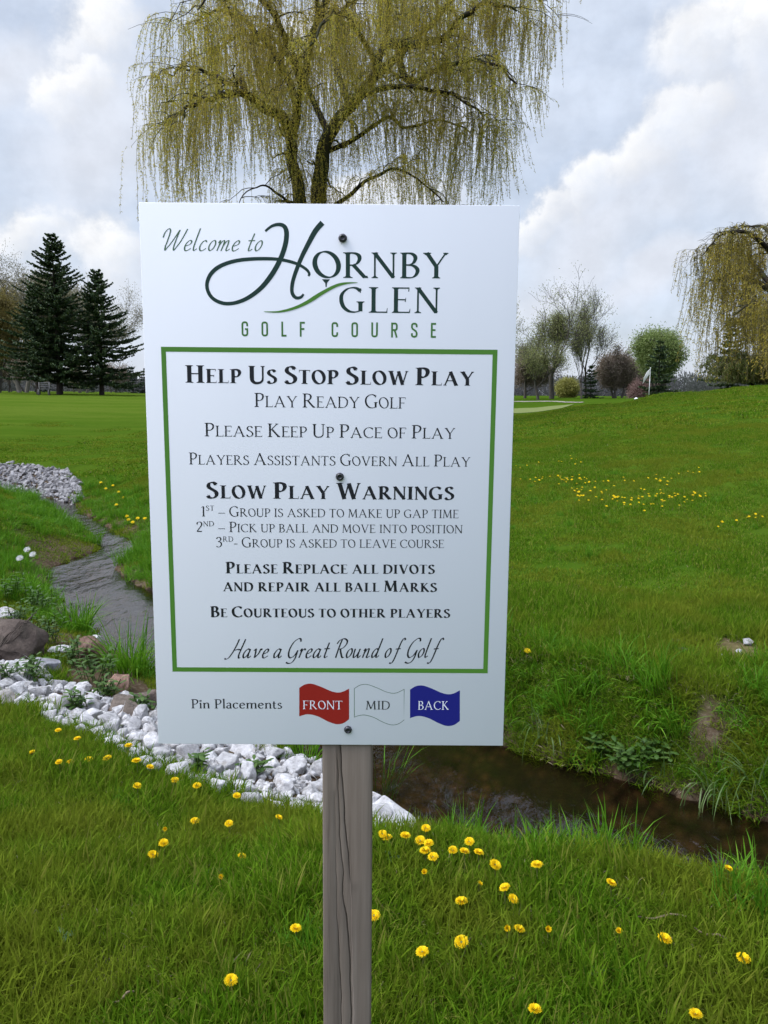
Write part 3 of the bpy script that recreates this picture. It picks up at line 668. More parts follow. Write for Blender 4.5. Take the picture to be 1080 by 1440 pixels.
def script(ch, t, n):
    p = Pen(t, n, nib=35, pw=1.2); c = p.curve; H = 2.1                                   # x height 1, capitals about 2.1
    if ch == 'W': c([(-.25, 1.25), (-.22, 1.75), (.0, 2.1), (.18, 1.9), (.2, 1.2), (.16, .4), (.22, .0)]); c([(.22, 0), (.55, .75), (.95, 2.0)]); c([(.95, 2.0), (.88, 1.1), (.86, .3), (.95, .0)]); c([(.95, 0), (1.3, .9), (1.55, 2.1)])
    elif ch == 'H': c([(-.75, -.05), (-.55, -.12), (-.3, .1), (-.05, .75), (.12, 1.5), (.2, 2.1)]); c([(.85, 2.1), (.72, 1.2), (.62, .4), (.68, .02), (.85, .05)]); c([(.02, .85), (.35, .95), (.7, .9)])
    elif ch == 'G': c([(1.0, 1.8), (.9, 2.1), (.62, 2.1), (.25, 1.65), (.08, .95), (.15, .3), (.42, .0), (.75, .25), (.95, .8)]); c([(.95, .85), (.92, .0), (.72, -.5), (.4, -.62), (.1, -.5)])
    elif ch == 'R': c([(.2, 0), (.22, 1.0), (.3, 2.05)]); c([(-.1, 1.55), (.1, 1.95), (.5, 2.12), (.85, 1.9), (.88, 1.5), (.65, 1.1), (.3, .95)]); c([(.4, 1.0), (.6, .5), (.85, .05), (1.05, .08)])
    elif ch == 'a': c([(.58, .9), (.35, 1.0), (.12, .7), (.05, .3), (.18, .02), (.4, .2), (.58, .7)]); c([(.62, 1.0), (.56, .5), (.58, .08), (.72, .05), (.85, .25)])
    elif ch == 'v': c([(-.05, .8), (.08, 1.0), (.15, .7), (.2, .02)]); c([(.2, .02), (.5, .5), (.6, 1.0), (.75, .9)])
    elif ch == 'e': c([(.08, .45), (.4, .6), (.5, .85), (.35, 1.0), (.15, .8), (.05, .4), (.15, .05), (.35, .02), (.6, .25)])
    elif ch == 'c': c([(.5, .85), (.35, 1.0), (.15, .8), (.05, .4), (.15, .05), (.35, .02), (.6, .25)])
    elif ch == 'l': c([(.15, 2.15), (.1, 1.2), (.08, .3), (.18, .02), (.38, .2)])
    elif ch == 'o': c([(.3, 1.0), (.1, .75), (.05, .35), (.2, .02), (.42, .2), (.52, .6), (.45, .93)], True)
    elif ch == 'm': c([(-.02, .75), (.08, 1.0), (.1, .6), (.06, 0)]); c([(.08, .45), (.25, .9), (.42, .98), (.44, .6), (.4, 0)]); c([(.42, .45), (.6, .9), (.78, .98), (.8, .55), (.78, .1), (.9, .03), (1.05, .2)])
    elif ch == 'n': c([(-.02, .75), (.08, 1.0), (.1, .6), (.06, 0)]); c([(.08, .45), (.25, .9), (.45, .98), (.47, .55), (.45, .1), (.58, .03), (.75, .2)])
    elif ch == 't': c([(.22, 1.7), (.16, .9), (.14, .2), (.24, .02), (.45, .2)]); c([(-.1, 1.0), (.45, 1.02)])
    elif ch == 'r': c([(-.02, .75), (.08, 1.0), (.1, .6), (.06, 0)]); c([(.08, .5), (.22, .9), (.38, 1.0), (.48, .85)])
    elif ch == 'u': c([(.0, 1.0), (.0, .4), (.1, .03), (.3, .2), (.48, .7)]); c([(.5, 1.0), (.46, .4), (.5, .05), (.62, .05), (.75, .25)])
    elif ch == 'd': c([(.5, .9), (.3, 1.0), (.1, .7), (.04, .3), (.16, .02), (.36, .2), (.52, .7)]); c([(.62, 2.15), (.54, 1.0), (.5, .2), (.6, .03), (.78, .25)])
    elif ch == 'f': c([(.75, 1.95), (.62, 2.15), (.45, 1.95), (.34, 1.2), (.26, .2), (.16, -.45), (.0, -.65), (-.15, -.55)]); c([(.05, .95), (.55, 1.0)])
    return [[(x + y * 0.30, y) for x, y in q] for q in p.Q]
def sans(ch, t):
    p = Pen(t, t); x0, x1, r = t / 2, .46 - t / 2, .13; lo, hi = t / 2, 1 - t / 2; W_ = lambda pts: p.ribbon(np.array(pts, float), t)
    arc = lambda cx, cy, a0, a1: [(cx + r * cos(radians(a)), cy + r * sin(radians(a))) for a in np.linspace(a0, a1, 5)]
    if ch in 'GC':
        W_([(x1, .68)] + arc(x1 - r, hi - r, 0, 90) + arc(x0 + r, hi - r, 90, 180) + arc(x0 + r, lo + r, 180, 270) + arc(x1 - r, lo + r, 270, 360) + [(x1, .46 if ch == 'G' else .32)])
        if ch == 'G': W_([(x1 + t / 2, .48), (.24, .48)])
    elif ch == 'O': P = np.array(arc(x1 - r, hi - r, 0, 90) + arc(x0 + r, hi - r, 90, 180) + arc(x0 + r, lo + r, 180, 270) + arc(x1 - r, lo + r, 270, 360)); p.ribbon(P, t, True)
    elif ch == 'L': W_([(x0, 1), (x0, 0)]); W_([(x0, lo), (.36, lo)])
    elif ch == 'F': W_([(x0, 1), (x0, 0)]); W_([(x0, hi), (.36, hi)]); W_([(x0, .52), (.32, .52)])
    elif ch == 'E': W_([(x0, 1), (x0, 0)]); W_([(x0, hi), (.36, hi)]); W_([(x0, .52), (.32, .52)]); W_([(x0, lo), (.36, lo)])
    elif ch == 'U': W_([(x0, 1)] + arc(x0 + r, lo + r, 180, 270) + arc(x1 - r, lo + r, 270, 360) + [(x1, 1)])
    elif ch == 'R': W_([(x0, 1), (x0, 0)]); W_([(x0, hi)] + arc(x1 - r, hi - r, 90, 0) + arc(x1 - r, .5 + r, 0, -90) + [(x0, .5)]); W_([(.24, .5), (x1, 0)])
    elif ch == 'S': W_([(x1, .70)] + arc(x1 - r, hi - r, 0, 90) + arc(x0 + r, hi - r, 90, 180) + [(x0, .68), (x0 + .06, .58), (x1 - .06, .44), (x1, .34)] + arc(x1 - r, lo + r, 0, -90) + arc(x0 + r, lo + r, 270, 180) + [(x0, .30)])
    return p.Q
def union(polys):
    """overlapping polygons -> one flat set of triangles without overlaps"""
    V, F = [], []
    tris = [t_ for q in polys for t_ in [(q[0], q[i], q[i + 1]) for i in range(1, len(q) - 1)]]
    for q in tris:
        a = sum(q[i][0] * q[(i + 1) % len(q)][1] - q[(i + 1) % len(q)][0] * q[i][1] for i in range(len(q)))
        if abs(a) < 2e-9: continue
        q = list(q) if a > 0 else list(reversed(q))
        F.append(list(range(len(V), len(V) + len(q)))); V += [Vector((float(p[0]), float(p[1]))) for p in q]
    v, e, f, ov, oe, of = delaunay_2d_cdt(V, [], F, 0, 1e-5)
    VV = np.array([(p.x, p.y) for p in v]); TT = np.array([V_[:] for V_ in F]); TV = np.array([(p.x, p.y) for p in V])[TT]
    keep = []
    for t, o in zip(f, of):
        if not len(o): continue
        q = VV[list(t)].mean(0); d = np.roll(TV, -1, 1) - TV; w = q - TV
        if ((d[:, :, 0] * w[:, :, 1] - d[:, :, 1] * w[:, :, 0]) > -1e-12).all(1).any(): keep.append(t)
    return VV, keep
_gl = {}
def glyph(kind, ch, t, n):
    key = (kind, ch, t, n)
    if key not in _gl:
        Q = roman(ch, t, n) if kind == 'roman' else script(ch, t, n) if kind == 'script' else sans(ch, t)
        V, T = union(Q); u = V[:, 0] - (V[:, 1] * 0.30 if kind == 'script' else 0); _gl[key] = (V, T, u.min(), u.max())
    return _gl[key]

# ------------------------------------------------------------------ the sign
SX, SY, SZ, SYAW = -0.09100, 1.32282, 1.85024, 0.00384
SW, SH = 0.6096, 0.9144
CORN = np.array([(195, 284), (731, 289), (707, 1049), (223, 1046)], float)
_uv = np.array([(0, 0), (SW, 0), (SW, SH), (0, SH)])
_A = []
for (x, y), (u, v) in zip(CORN, _uv): _A += [[x, y, 1, 0, 0, 0, -u * x, -u * y], [0, 0, 0, x, y, 1, -v * x, -v * y]]
_h = np.append(np.linalg.solve(np.array(_A), _uv.ravel()), 1).reshape(3, 3)
def suv(px, py):
    """measured photo point -> inches-true coordinates on the sign face (x from its centre, z down from its top edge)"""
    q = _h @ np.array([px, py, 1.0]); return np.array([q[0] / q[2] - SW / 2, -q[1] / q[2]])
sign = empty('golf_course_sign', (SX, SY, hz_(SX, SY)), SYAW)
tag(sign, 'white rectangular course rules sign bolted to a weathered wooden post', 'sign')
TOPZ = SZ - hz_(SX, SY)
pm, nt, out = mat('white_sign_panel'); tcn = N(nt, 'ShaderNodeTexCoord')
nA = noise(nt, 3, 4, 0.6, mapping(nt, tcn.outputs['Object'], (1, 1, 0.15))); nB = noise(nt, 160, 2, 0.5, tcn.outputs['Object'])
cA = mixc(nt, mrange(nt, nA.outputs['Fac'], 0.35, 0.7), (0.725, 0.735, 0.745), (0.70, 0.712, 0.725))
cA = mixc(nt, mrange(nt, nB.outputs['Fac'], 0.80, 0.86, 0, 0.25), cA, (0.45, 0.44, 0.40))
principled(nt, out, cA, 0.55, 0.2, nA.outputs['Fac'], 0.04)
panel = MB(); panel.box((-SW / 2, 0, TOPZ - SH), (SW / 2, 0.003, TOPZ)); panel = panel.build('panel', pm, sign)
bv = panel.modifiers.new('edge', 'BEVEL'); bv.width = 0.0006; bv.segments = 2
def ink(name, col): return simple(name, col, 0.42, 0.3)
BLACK, DKGREEN, GREEN = ink('black_ink', (0.012, 0.013, 0.016)), None, ink('green_ink', (0.075, 0.21, 0.026))
RED, BLUE, WHITE, GREY = ink('red_ink', (0.27, 0.014, 0.010)), ink('blue_ink', (0.012, 0.013, 0.17)), ink('white_ink', (0.74, 0.75, 0.77)), ink('grey_green_ink', (0.085, 0.15, 0.085))
DKGREEN = ink('dark_green_ink', (0.010, 0.036, 0.026)); GOLFG = ink('mid_green_ink', (0.06, 0.165, 0.035))
def flat(name, V2, T, m, parent=None, y=-0.0002):
    V = np.stack([V2[:, 0], np.full(len(V2), y), TOPZ + V2[:, 1]], 1)
    return link(name, mesh_from(name, V, T, m), parent or sign)
def layout(kind, text, p0, p1, cap, m, t, n, small=0.8, gap=0.07, space=0.26, sup=(), lean_gap=None, parent=None, y=-0.0002, name='lettering'):
    """a line of lettering between two measured base-line ends (lower case letters of the text = small capitals for roman caps)"""
    a, b = suv(*p0), suv(*p1); mid_ = ((p0[0] + p1[0]) / 2, (p0[1] + p1[1]) / 2)
    hcap = suv(mid_[0], mid_[1] - cap)[1] - suv(*mid_)[1]
    x = 0.0; items = []
    for i, ch in enumerate(text):
        if ch == ' ': x += space; continue
        s, up, g = 1.0, 0.0, ch
        if kind == 'roman' and ch.islower() and small: s, g = small, ch.upper()
        if i in sup: s, up, g = 0.5, 0.55, ch.upper()
        V, T, l, r = glyph(kind, g, t if s > 0.7 else t * 1.1, n)
        items.append((V, T, x - l * s, s, up)); x += (r - l) * s + gap * (0.85 if s < 1 else 1)
    x -= gap
    sx = np.linalg.norm(b - a) / x; dirv = (b - a) / np.linalg.norm(b - a); upv = np.array([-dirv[1], dirv[0]])
    AV, AT, k_ = [], [], 0
    for V, T, ox, s, up in items:
        q = a + np.outer((V[:, 0] * s + ox) * sx, dirv) + np.outer((V[:, 1] * s + up) * hcap, upv)
        AV.append(q); AT += [tuple(i + k_ for i in f) for f in T]; k_ += len(V)
    return flat(name, np.concatenate(AV), AT, m, parent, y)
R, Bd = (0.105, 0.045), (0.195, 0.066)
layout('roman', 'Help Us Stop Slow Play', (261, 538), (665.5, 542.6), 24.5, BLACK, *Bd)
layout('roman', 'Play Ready Golf', (358, 572.2), (570, 574.7), 19.6, BLACK, *R)
layout('roman', 'Please Keep Up Pace of Play', (288, 613.5), (639.3, 617.3), 18.8, BLACK, *R)
layout('roman', 'Players Assistants Govern All Play', (266.2, 653), (660.6, 656.5), 16.6, BLACK, *R)
layout('roman', 'Slow Play Warnings', (290.1, 700.7), (638.2, 703.2), 22.8, BLACK, *Bd)
layout('roman', '1st \u2013 Group is asked to make up gap time', (283.4, 726.2), (644.4, 728.9), 14.6, BLACK, *R, sup=(1, 2))
layout('roman', '2nd \u2013 Pick up ball and move into position', (276.7, 748), (650, 750.2), 14.4, BLACK, *R, sup=(1, 2))
layout('roman', '3rd- Group is asked to leave course', (304.2, 769.6), (624, 770.8), 14.4, BLACK, *R, sup=(1, 2))
layout('roman', 'Please Replace all divots', (317.4, 806.3), (611.2, 807.2), 15.9, BLACK, *Bd)
layout('roman', 'and repair all ball Marks', (314, 831.5), (614.2, 832.6), 15.6, BLACK, *Bd)
layout('roman', 'Be Courteous to other players', (296.3, 867.8), (632.7, 868.9), 15.0, BLACK, *Bd)
layout('script', 'Have a Great Round of Golf', (315.7, 925.5), (616.4, 924.8), 12.6, BLACK, 0.17, 0.07, gap=0.09, space=0.42)
layout('script', 'Welcome to', (223, 352), (366.3, 353), 14.6, GREY, 0.12, 0.065, gap=0.12, space=0.45)
layout('roman', 'Pin Placements', (269.4, 996.2), (397, 996.6), 12.8, BLACK, 0.115, 0.055, small=0, gap=0.075, space=0.3)
layout('sans', 'GOLF COURSE', (340, 472.8), (612.8, 475.2), 21.0, GOLFG, 0.125, 0.1, gap=0.93, space=0.93)
def border():
    o = [suv(*p) for p in ((226.5, 487.5), (699.5, 492), (685.5, 947), (243, 944.5))]; c_ = sum(o) / 4; w = 0.0079
    i_ = [p + np.array([w if p[0] < c_[0] else -w, w if p[1] < c_[1] else -w]) for p in o]
    return flat('border', np.array(o + i_), [(k_, (k_ + 1) % 4, 4 + (k_ + 1) % 4, 4 + k_) for k_ in range(4)], GREEN)
border()
# course logo
logo = flat('logo', *(lambda Q: union(Q))((lambda p: (
    p.ribbon(cat_rom([suv(*q) for q in [(373, 325), (382, 318), (392, 315.5), (400, 318.5), (403, 328), (401, 345), (394, 365), (383, 385), (368, 404), (350, 418), (332, 425.5), (315, 426.5), (300, 420), (292.5, 409), (291.5, 397), (297.5, 384), (310, 374), (330, 367), (355, 364), (385, 364), (405, 367), (420, 372), (431, 379), (435, 385), (433.5, 388)]], 8),
             np.interp(np.linspace(0, 1, 193), [0, .04, .16, .3, .42, .55, .65, .8, .93, 1], [.0034, .0042, .0078, .0080, .0058, .0058, .0066, .0052, .0044, .0034])),
    p.ribbon(cat_rom([suv(*q) for q in [(453.5, 313), (444, 324), (435, 340), (424, 362), (415, 385), (411, 400), (411, 412), (416, 418.5), (423, 418), (427, 413.5)]], 8),
             np.interp(np.linspace(0, 1, 73), [0, .15, .4, .7, .85, 1], [.0088, .0082, .0064, .0058, .0048, .0034])), p.Q)[-1])(Pen(1, 1))), DKGREEN)
layout('roman', 'O', (439.5, 390.8), (479.5, 391), 38.0, DKGREEN, 0.13, 0.05)
layout('roman', 'RNBY', (482.5, 390.8), (630, 391.6), 36.0, DKGREEN, 0.125, 0.045, gap=0.10)
layout('roman', 'GLEN', (477, 439.4), (618, 440.6), 36.0, DKGREEN, 0.125, 0.045, gap=0.13)
p = Pen(1, 1); S = lambda *q: tuple(suv(*q))
flat('logo', *union([[S(452.8, 392.6), S(464, 392.6), S(460.4, 397.5), S(456.6, 397.5)], [S(457.2, 397), S(460, 397), S(459.4, 403.5), S(457.8, 403.5)]]), DKGREEN)
sw_ = cat_rom([suv(*q) for q in [(371, 438.2), (392, 438.3), (413, 433.5), (432, 425), (452, 412.5), (472, 402), (487, 398.2), (503, 397.4)]], 8)
p.ribbon(sw_, np.interp(np.linspace(0, 1, len(sw_)), [0, .2, .5, .8, 1], [.0006, .0036, .0062, .0040, .0006]))
flat('logo', *union(p.Q), GREEN, y=-0.0004)
# pin placement flags
def flag_outline(x0, y0):
    top = cat_rom([(x0, y0 + 6), (x0 + 8, y0 + 1.2), (x0 + 18, y0 + .2), (x0 + 32, y0 + 5), (x0 + 46, y0 + 11), (x0 + 58, y0 + 12.3), (x0 + 70, y0 + 7)], 5)
    bot = cat_rom([(x0 + 70, y0 + 50), (x0 + 62, y0 + 55.5), (x0 + 52, y0 + 57), (x0 + 40, y0 + 53), (x0 + 26, y0 + 46), (x0 + 12, y0 + 43), (x0, y0 + 46)], 5)
    return top, bot
for x0, y0, m, txt, a, b, im in ((421, 961.5, RED, 'FRONT', (426, 997.2), (481.5, 997.6), WHITE), (498.3, 962.5, None, 'MID', (514.5, 997.6), (548, 997.8), BLACK), (576.5, 964, BLUE, 'BACK', (587.8, 998), (631, 998.2), WHITE)):
    top, bot = flag_outline(x0, y0); n_ = len(top)
    T2 = np.array([suv(*q) for q in top]); B2 = np.array([suv(*q) for q in bot[::-1]])
    if m is not None: f = flat('flag_emblem', np.concatenate([T2, B2]), [(i, n_ + i, n_ + i + 1, i + 1) for i in range(n_ - 1)], m)
    else:
        loop = np.concatenate([T2, B2[::-1]]); p = Pen(1, 1)
        nx = np.roll(loop, -1, 0)
        for q0, q1 in zip(loop, nx):
            dv = q1 - q0; l_ = np.linalg.norm(dv)
            if l_ < 1e-6: continue
            nn = np.array([-dv[1], dv[0]]) / l_ * 0.00045; ex_ = dv / l_ * 0.0003
            p.Q.append([q0 + nn - ex_, q1 + nn + ex_, q1 - nn + ex_, q0 - nn - ex_])
        f = flat('flag_emblem', *union(p.Q), GREY)
    layout('roman', txt, a, b, 11.9, im, 0.105, 0.05, parent=f, y=-0.0004, gap=0.09)
BOLT = simple('black_bolt', (0.018, 0.019, 0.022), 0.35, 0.5)
for q in ((482, 335), (478, 670.5), (489.5, 1026)):
    u = suv(*q); b = MB(); b.lathe([(0.0068, -0.0001), (0.0070, -0.0014), (0.0062, -0.0036), (0.0044, -0.0050), (0.0034, -0.0053), (0.0031, -0.0040), (0.0012, -0.0038)], 20, 'y', (u[0], 0, TOPZ + u[1]))
    b.build('bolt', BOLT, sign, smooth=True)
# wooden post with its drying cracks
wd, nt, out = mat('weathered_wood'); tcn = N(nt, 'ShaderNodeTexCoord'); ob = tcn.outputs['Object']
warp = mixc(nt, 0.012, ob, noise(nt, 4, 3, 0.5, mapping(nt, ob, (1, 1, 0.4))).outputs['Color'])
gr = noise(nt, 70, 5, 0.65, mapping(nt, warp, (1, 1, 0.035))); g2 = noise(nt, 220, 3, 0.6, mapping(nt, warp, (1, 1, 0.03))); g3 = noise(nt, 6, 4, 0.6, mapping(nt, ob, (1, 1, 0.3)))
wc = ramp(nt, gr.outputs['Fac'], [(0.28, (0.092, 0.071, 0.053)), (0.44, (0.165, 0.132, 0.102)), (0.62, (0.20, 0.162, 0.127)), (0.8, (0.245, 0.202, 0.162))])
wc = mixc(nt, mrange(nt, g3.outputs['Fac'], 0.4, 0.7, 0, 0.5), wc, (0.112, 0.090, 0.070))
kp = N(nt, 'ShaderNodeVectorMath', operation='DISTANCE'); nt.links.new(mapping(nt, mixc(nt, 0.02, ob, g3.outputs['Color']), (1, 0.0, 0.7)), kp.inputs[0])
KN = (-0.062 + 0.0889 * 0.135 - SX, 0, (at(502, 1260, d=1.33)[2] - hz_(SX, SY)))
kp.inputs[1].default_value = (KN[0] + 0.010, 0.010, KN[2] * 0.7 + 0.010)
kring = N(nt, 'ShaderNodeTexWave', wave_type='RINGS', rings_direction='SPHERICAL'); kring.inputs['Scale'].default_value = 60; kring.inputs['Distortion'].default_value = 1.5
wc = mixc(nt, mrange(nt, kp.outputs['Value'], 0.014, 0.004, 0, 0.45), wc, (0.075, 0.060, 0.050))
hgt = mmath(nt, 'ADD', gr.outputs['Fac'], mmath(nt, 'MULTIPLY', g2.outputs['Fac'], 0.5))
principled(nt, out, wc, 0.82, 0.15, hgt, 0.45, 0.0012)
PW = 0.0889; PXC = at(488.5, 1050, d=1.33)[0] - SX
def frac(px): return (px - 454.5) / 69.0
zrow = lambda py: at(488, py, d=1.327)[2] - hz_(SX, SY)
CK1 = [(1.8, frac(474), .0), (zrow(1000), frac(477.5), .0007), (zrow(1048), frac(479.3), .0010), (zrow(1081), frac(481.2), .0012), (zrow(1158), frac(486), .0013), (zrow(1215), frac(491.5), .0009), (zrow(1243), frac(494), .0), (-0.3, frac(512), 0)]
CK2 = [(1.8, frac(470), 0), (zrow(1048), frac(474), .0), (zrow(1090), frac(476.3), .0005), (zrow(1172), frac(478.5), .0006), (zrow(1229), frac(483.3), .0008), (zrow(1258), frac(482.6), .0010), (zrow(1286), frac(487.3), .0013), (zrow(1372), frac(496.5), .0013), (zrow(1440), frac(503), .0012), (-0.05, frac(507), .001), (-0.3, frac(510), 0)]
CK3 = [(1.8, frac(463), 0), (zrow(1060), frac(474.5), .0), (zrow(1110), frac(471.5), .0), (zrow(1290), frac(475), .0004), (zrow(1400), frac(480.5), .0006), (zrow(1440), frac(481), .0004), (-0.3, frac(484), 0)]
def ck(C, z): C = sorted(C); zs = [c_[0] for c_ in C]; return np.interp(z, zs, [c_[1] for c_ in C]), np.interp(z, zs, [c_[2] for c_ in C])
ZR = np.unique(np.concatenate([np.linspace(-0.25, TOPZ - 0.02, 210), [q[0] for q in CK1 + CK2 + CK3 if -0.25 < q[0] < TOPZ - 0.02]]))
PV, PFc = [], []
for z in ZR:
    f1, w1 = ck(CK1, z); f2, w2 = ck(CK2, z); f3, w3 = ck(CK3, z)
    j = lambda s_: 0.0005 * (sin(z * 61 + s_) + 0.6 * sin(z * 137 + 2 * s_))
    x1 = -PW / 2 + PW * f1 + j(0); x2 = -PW / 2 + PW * f2 + j(2); x3 = -PW / 2 + PW * f3 + j(4); x2 = min(x2, x1 - 0.005); x3 = min(x3, x2 - 0.004)
    row = [(-PW / 2 + 0.003, 0.0), (-PW / 2 + 0.012, 0)]
    for xc, w in ((x3, w3), (x2, w2), (x1, w1)): row += [(xc - w - 0.0008, 0.0), (xc - w, 0.0004 if w > 0 else 0), (xc + w * 0.3, 0.011 if w > 2e-4 else 0.0), (xc + w + 1e-4, 0.0004 if w > 0 else 0), (xc + w + 0.001, 0.0)]
    row += [(PW / 2 - 0.012, 0), (PW / 2 - 0.003, 0.0), (PW / 2 - 0.0009, 0.0009), (PW / 2, 0.003), (PW / 2, PW - 0.003), (PW / 2 - 0.003, PW), (-PW / 2 + 0.003, PW), (-PW / 2, PW - 0.003), (-PW / 2, 0.003), (-PW / 2 + 0.0009, 0.0009)]
    PV += [(PXC + x, 0.0034 + y, z) for x, y in row]
nn_ = len(row)
PFc = [(i * nn_ + k_, i * nn_ + (k_ + 1) % nn_, (i + 1) * nn_ + (k_ + 1) % nn_, (i + 1) * nn_ + k_) for i in range(len(ZR) - 1) for k_ in range(nn_)]
PFc += [tuple((len(ZR) - 1) * nn_ + k_ for k_ in range(nn_))]
link('post', mesh_from('post', PV, PFc, wd), sign)
# ------------------------------------------------------------------ trees
def bark(name, cols, scale=1.0):
    m, nt, out = mat(name); tcn = N(nt, 'ShaderNodeTexCoord')
    a = noise(nt, 9 * scale, 5, 0.7, mapping(nt, tcn.outputs['Object'], (1, 1, 0.25))); b = noise(nt, 1.1 * scale, 3, 0.6, tcn.outputs['Object'])
    c = ramp(nt, a.outputs['Fac'], [(0.3, cols[0]), (0.7, cols[1])]); c = mixc(nt, mrange(nt, b.outputs['Fac'], 0.42, 0.62, 0, 0.8), c, cols[2])
    principled(nt, out, c, 0.9, 0.1, a.outputs['Fac'], 0.8, 0.05); return m
WBARK = bark('willow_bark', ((0.014, 0.011, 0.008), (0.040, 0.033, 0.022), (0.042, 0.046, 0.014)))
WTWIG = leafmat('willow_twig', [(0.060, 0.050, 0.018), (0.100, 0.080, 0.026)], 0.0, 0.7)
WLEAF = leafmat('willow_leaf', [(0.32, 0.27, 0.024), (0.45, 0.365, 0.038), (0.52, 0.43, 0.065), (0.38, 0.35, 0.04), (0.27, 0.30, 0.03)], 0.55, 0.5, (0.45, (0.32, 0.235, 0.028), 0.6))
WLEAF2 = leafmat('gold_willow_leaf', [(0.30, 0.235, 0.026), (0.40, 0.31, 0.036), (0.45, 0.35, 0.06), (0.31, 0.29, 0.04)], 0.55, 0.5, (0.5, (0.130, 0.120, 0.022), 0.6))
GREENISH = leafmat('young_willow_leaf', [(0.07, 0.105, 0.018), (0.10, 0.13, 0.024), (0.135, 0.145, 0.03)], 0.45, 0.5)

def strands(starts, dirs, lens, r, leaf_len=0.075, leaf_w=0.016, per_m=15, stem_w=0.008, minz=0.3):
    """hanging withies: thin stems with small leaves all along; returns stem and leaf meshes"""
    n = len(starts); K = 12
    t = np.linspace(0, 1, K)
    s = lens[:, None] * t[None, :]
    outd = 0.30 * (1 - np.exp(-s / 0.35)) + 0.02 * s
    P = np.zeros((n, K, 3))
    ph = r.uniform(0, 6.28, (n, 2)); sway = 0.05 * r.random((n, 1))
    P[:, :, 0] = starts[:, None, 0] + dirs[:, None, 0] * outd + sway * np.sin(1.6 * s + ph[:, :1]) * t
    P[:, :, 1] = starts[:, None, 1] + dirs[:, None, 1] * outd + sway * np.cos(1.4 * s + ph[:, 1:]) * t
    P[:, :, 2] = starts[:, None, 2] + dirs[:, None, 2] * outd * 0.6 - (s - 0.25 * (1 - np.exp(-s / 0.3)))
    dr_ = r.normal(0, 0.16, (n, 2)) + np.array([0.06, 0.0]) + 0.22 * np.stack([np.sin(starts[:, 0] * 1.7 + starts[:, 2]), np.cos(starts[:, 1] * 1.9 + starts[:, 2])], 1)   # bunches drift apart and sway
    P[:, :, :2] += dr_[:, None, :] * (s ** 1.4 * 0.28)[:, :, None]
    P[:, :, 2] = np.maximum(P[:, :, 2], minz)
    a = r.uniform(0, pi, n); side = np.stack([np.cos(a), np.sin(a), 0 * a], 1)[:, None, :] * stem_w / 2
    V = np.stack([P - side, P + side], 2).reshape(-1, 3)
    b0 = (np.arange(n) * K * 2)[:, None]; F = np.concatenate([b0 + np.array([[2 * i, 2 * i + 1, 2 * i + 3, 2 * i + 2]]) for i in range(K - 1)])
    cnt = np.maximum(3, (lens * per_m).astype(int)); si = np.repeat(np.arange(n), cnt); m = len(si)
    u = r.random(m) ** 0.85 * (K - 1.001); i0 = u.astype(int); f = (u - i0)[:, None]
    base = P[si, i0] * (1 - f) + P[si, i0 + 1] * f
    aa = r.uniform(0, 2 * pi, m); el_ = r.uniform(-1.35, -0.2, m); L = leaf_len * r.uniform(0.6, 1.3, m)
    d = np.stack([np.cos(aa) * np.cos(el_), np.sin(aa) * np.cos(el_), np.sin(el_)], 1)
    w = np.cross(d, r.normal(0, 1, (m, 3))); w /= np.linalg.norm(w, axis=1, keepdims=True); w *= leaf_w / 2
    LV = np.stack([base, base + d * L[:, None] * 0.45 + w, base + d * L[:, None], base + d * L[:, None] * 0.45 - w], 1).reshape(-1, 3)
    LF = np.arange(m * 4).reshape(m, 4)
    return V, F, LV, LF

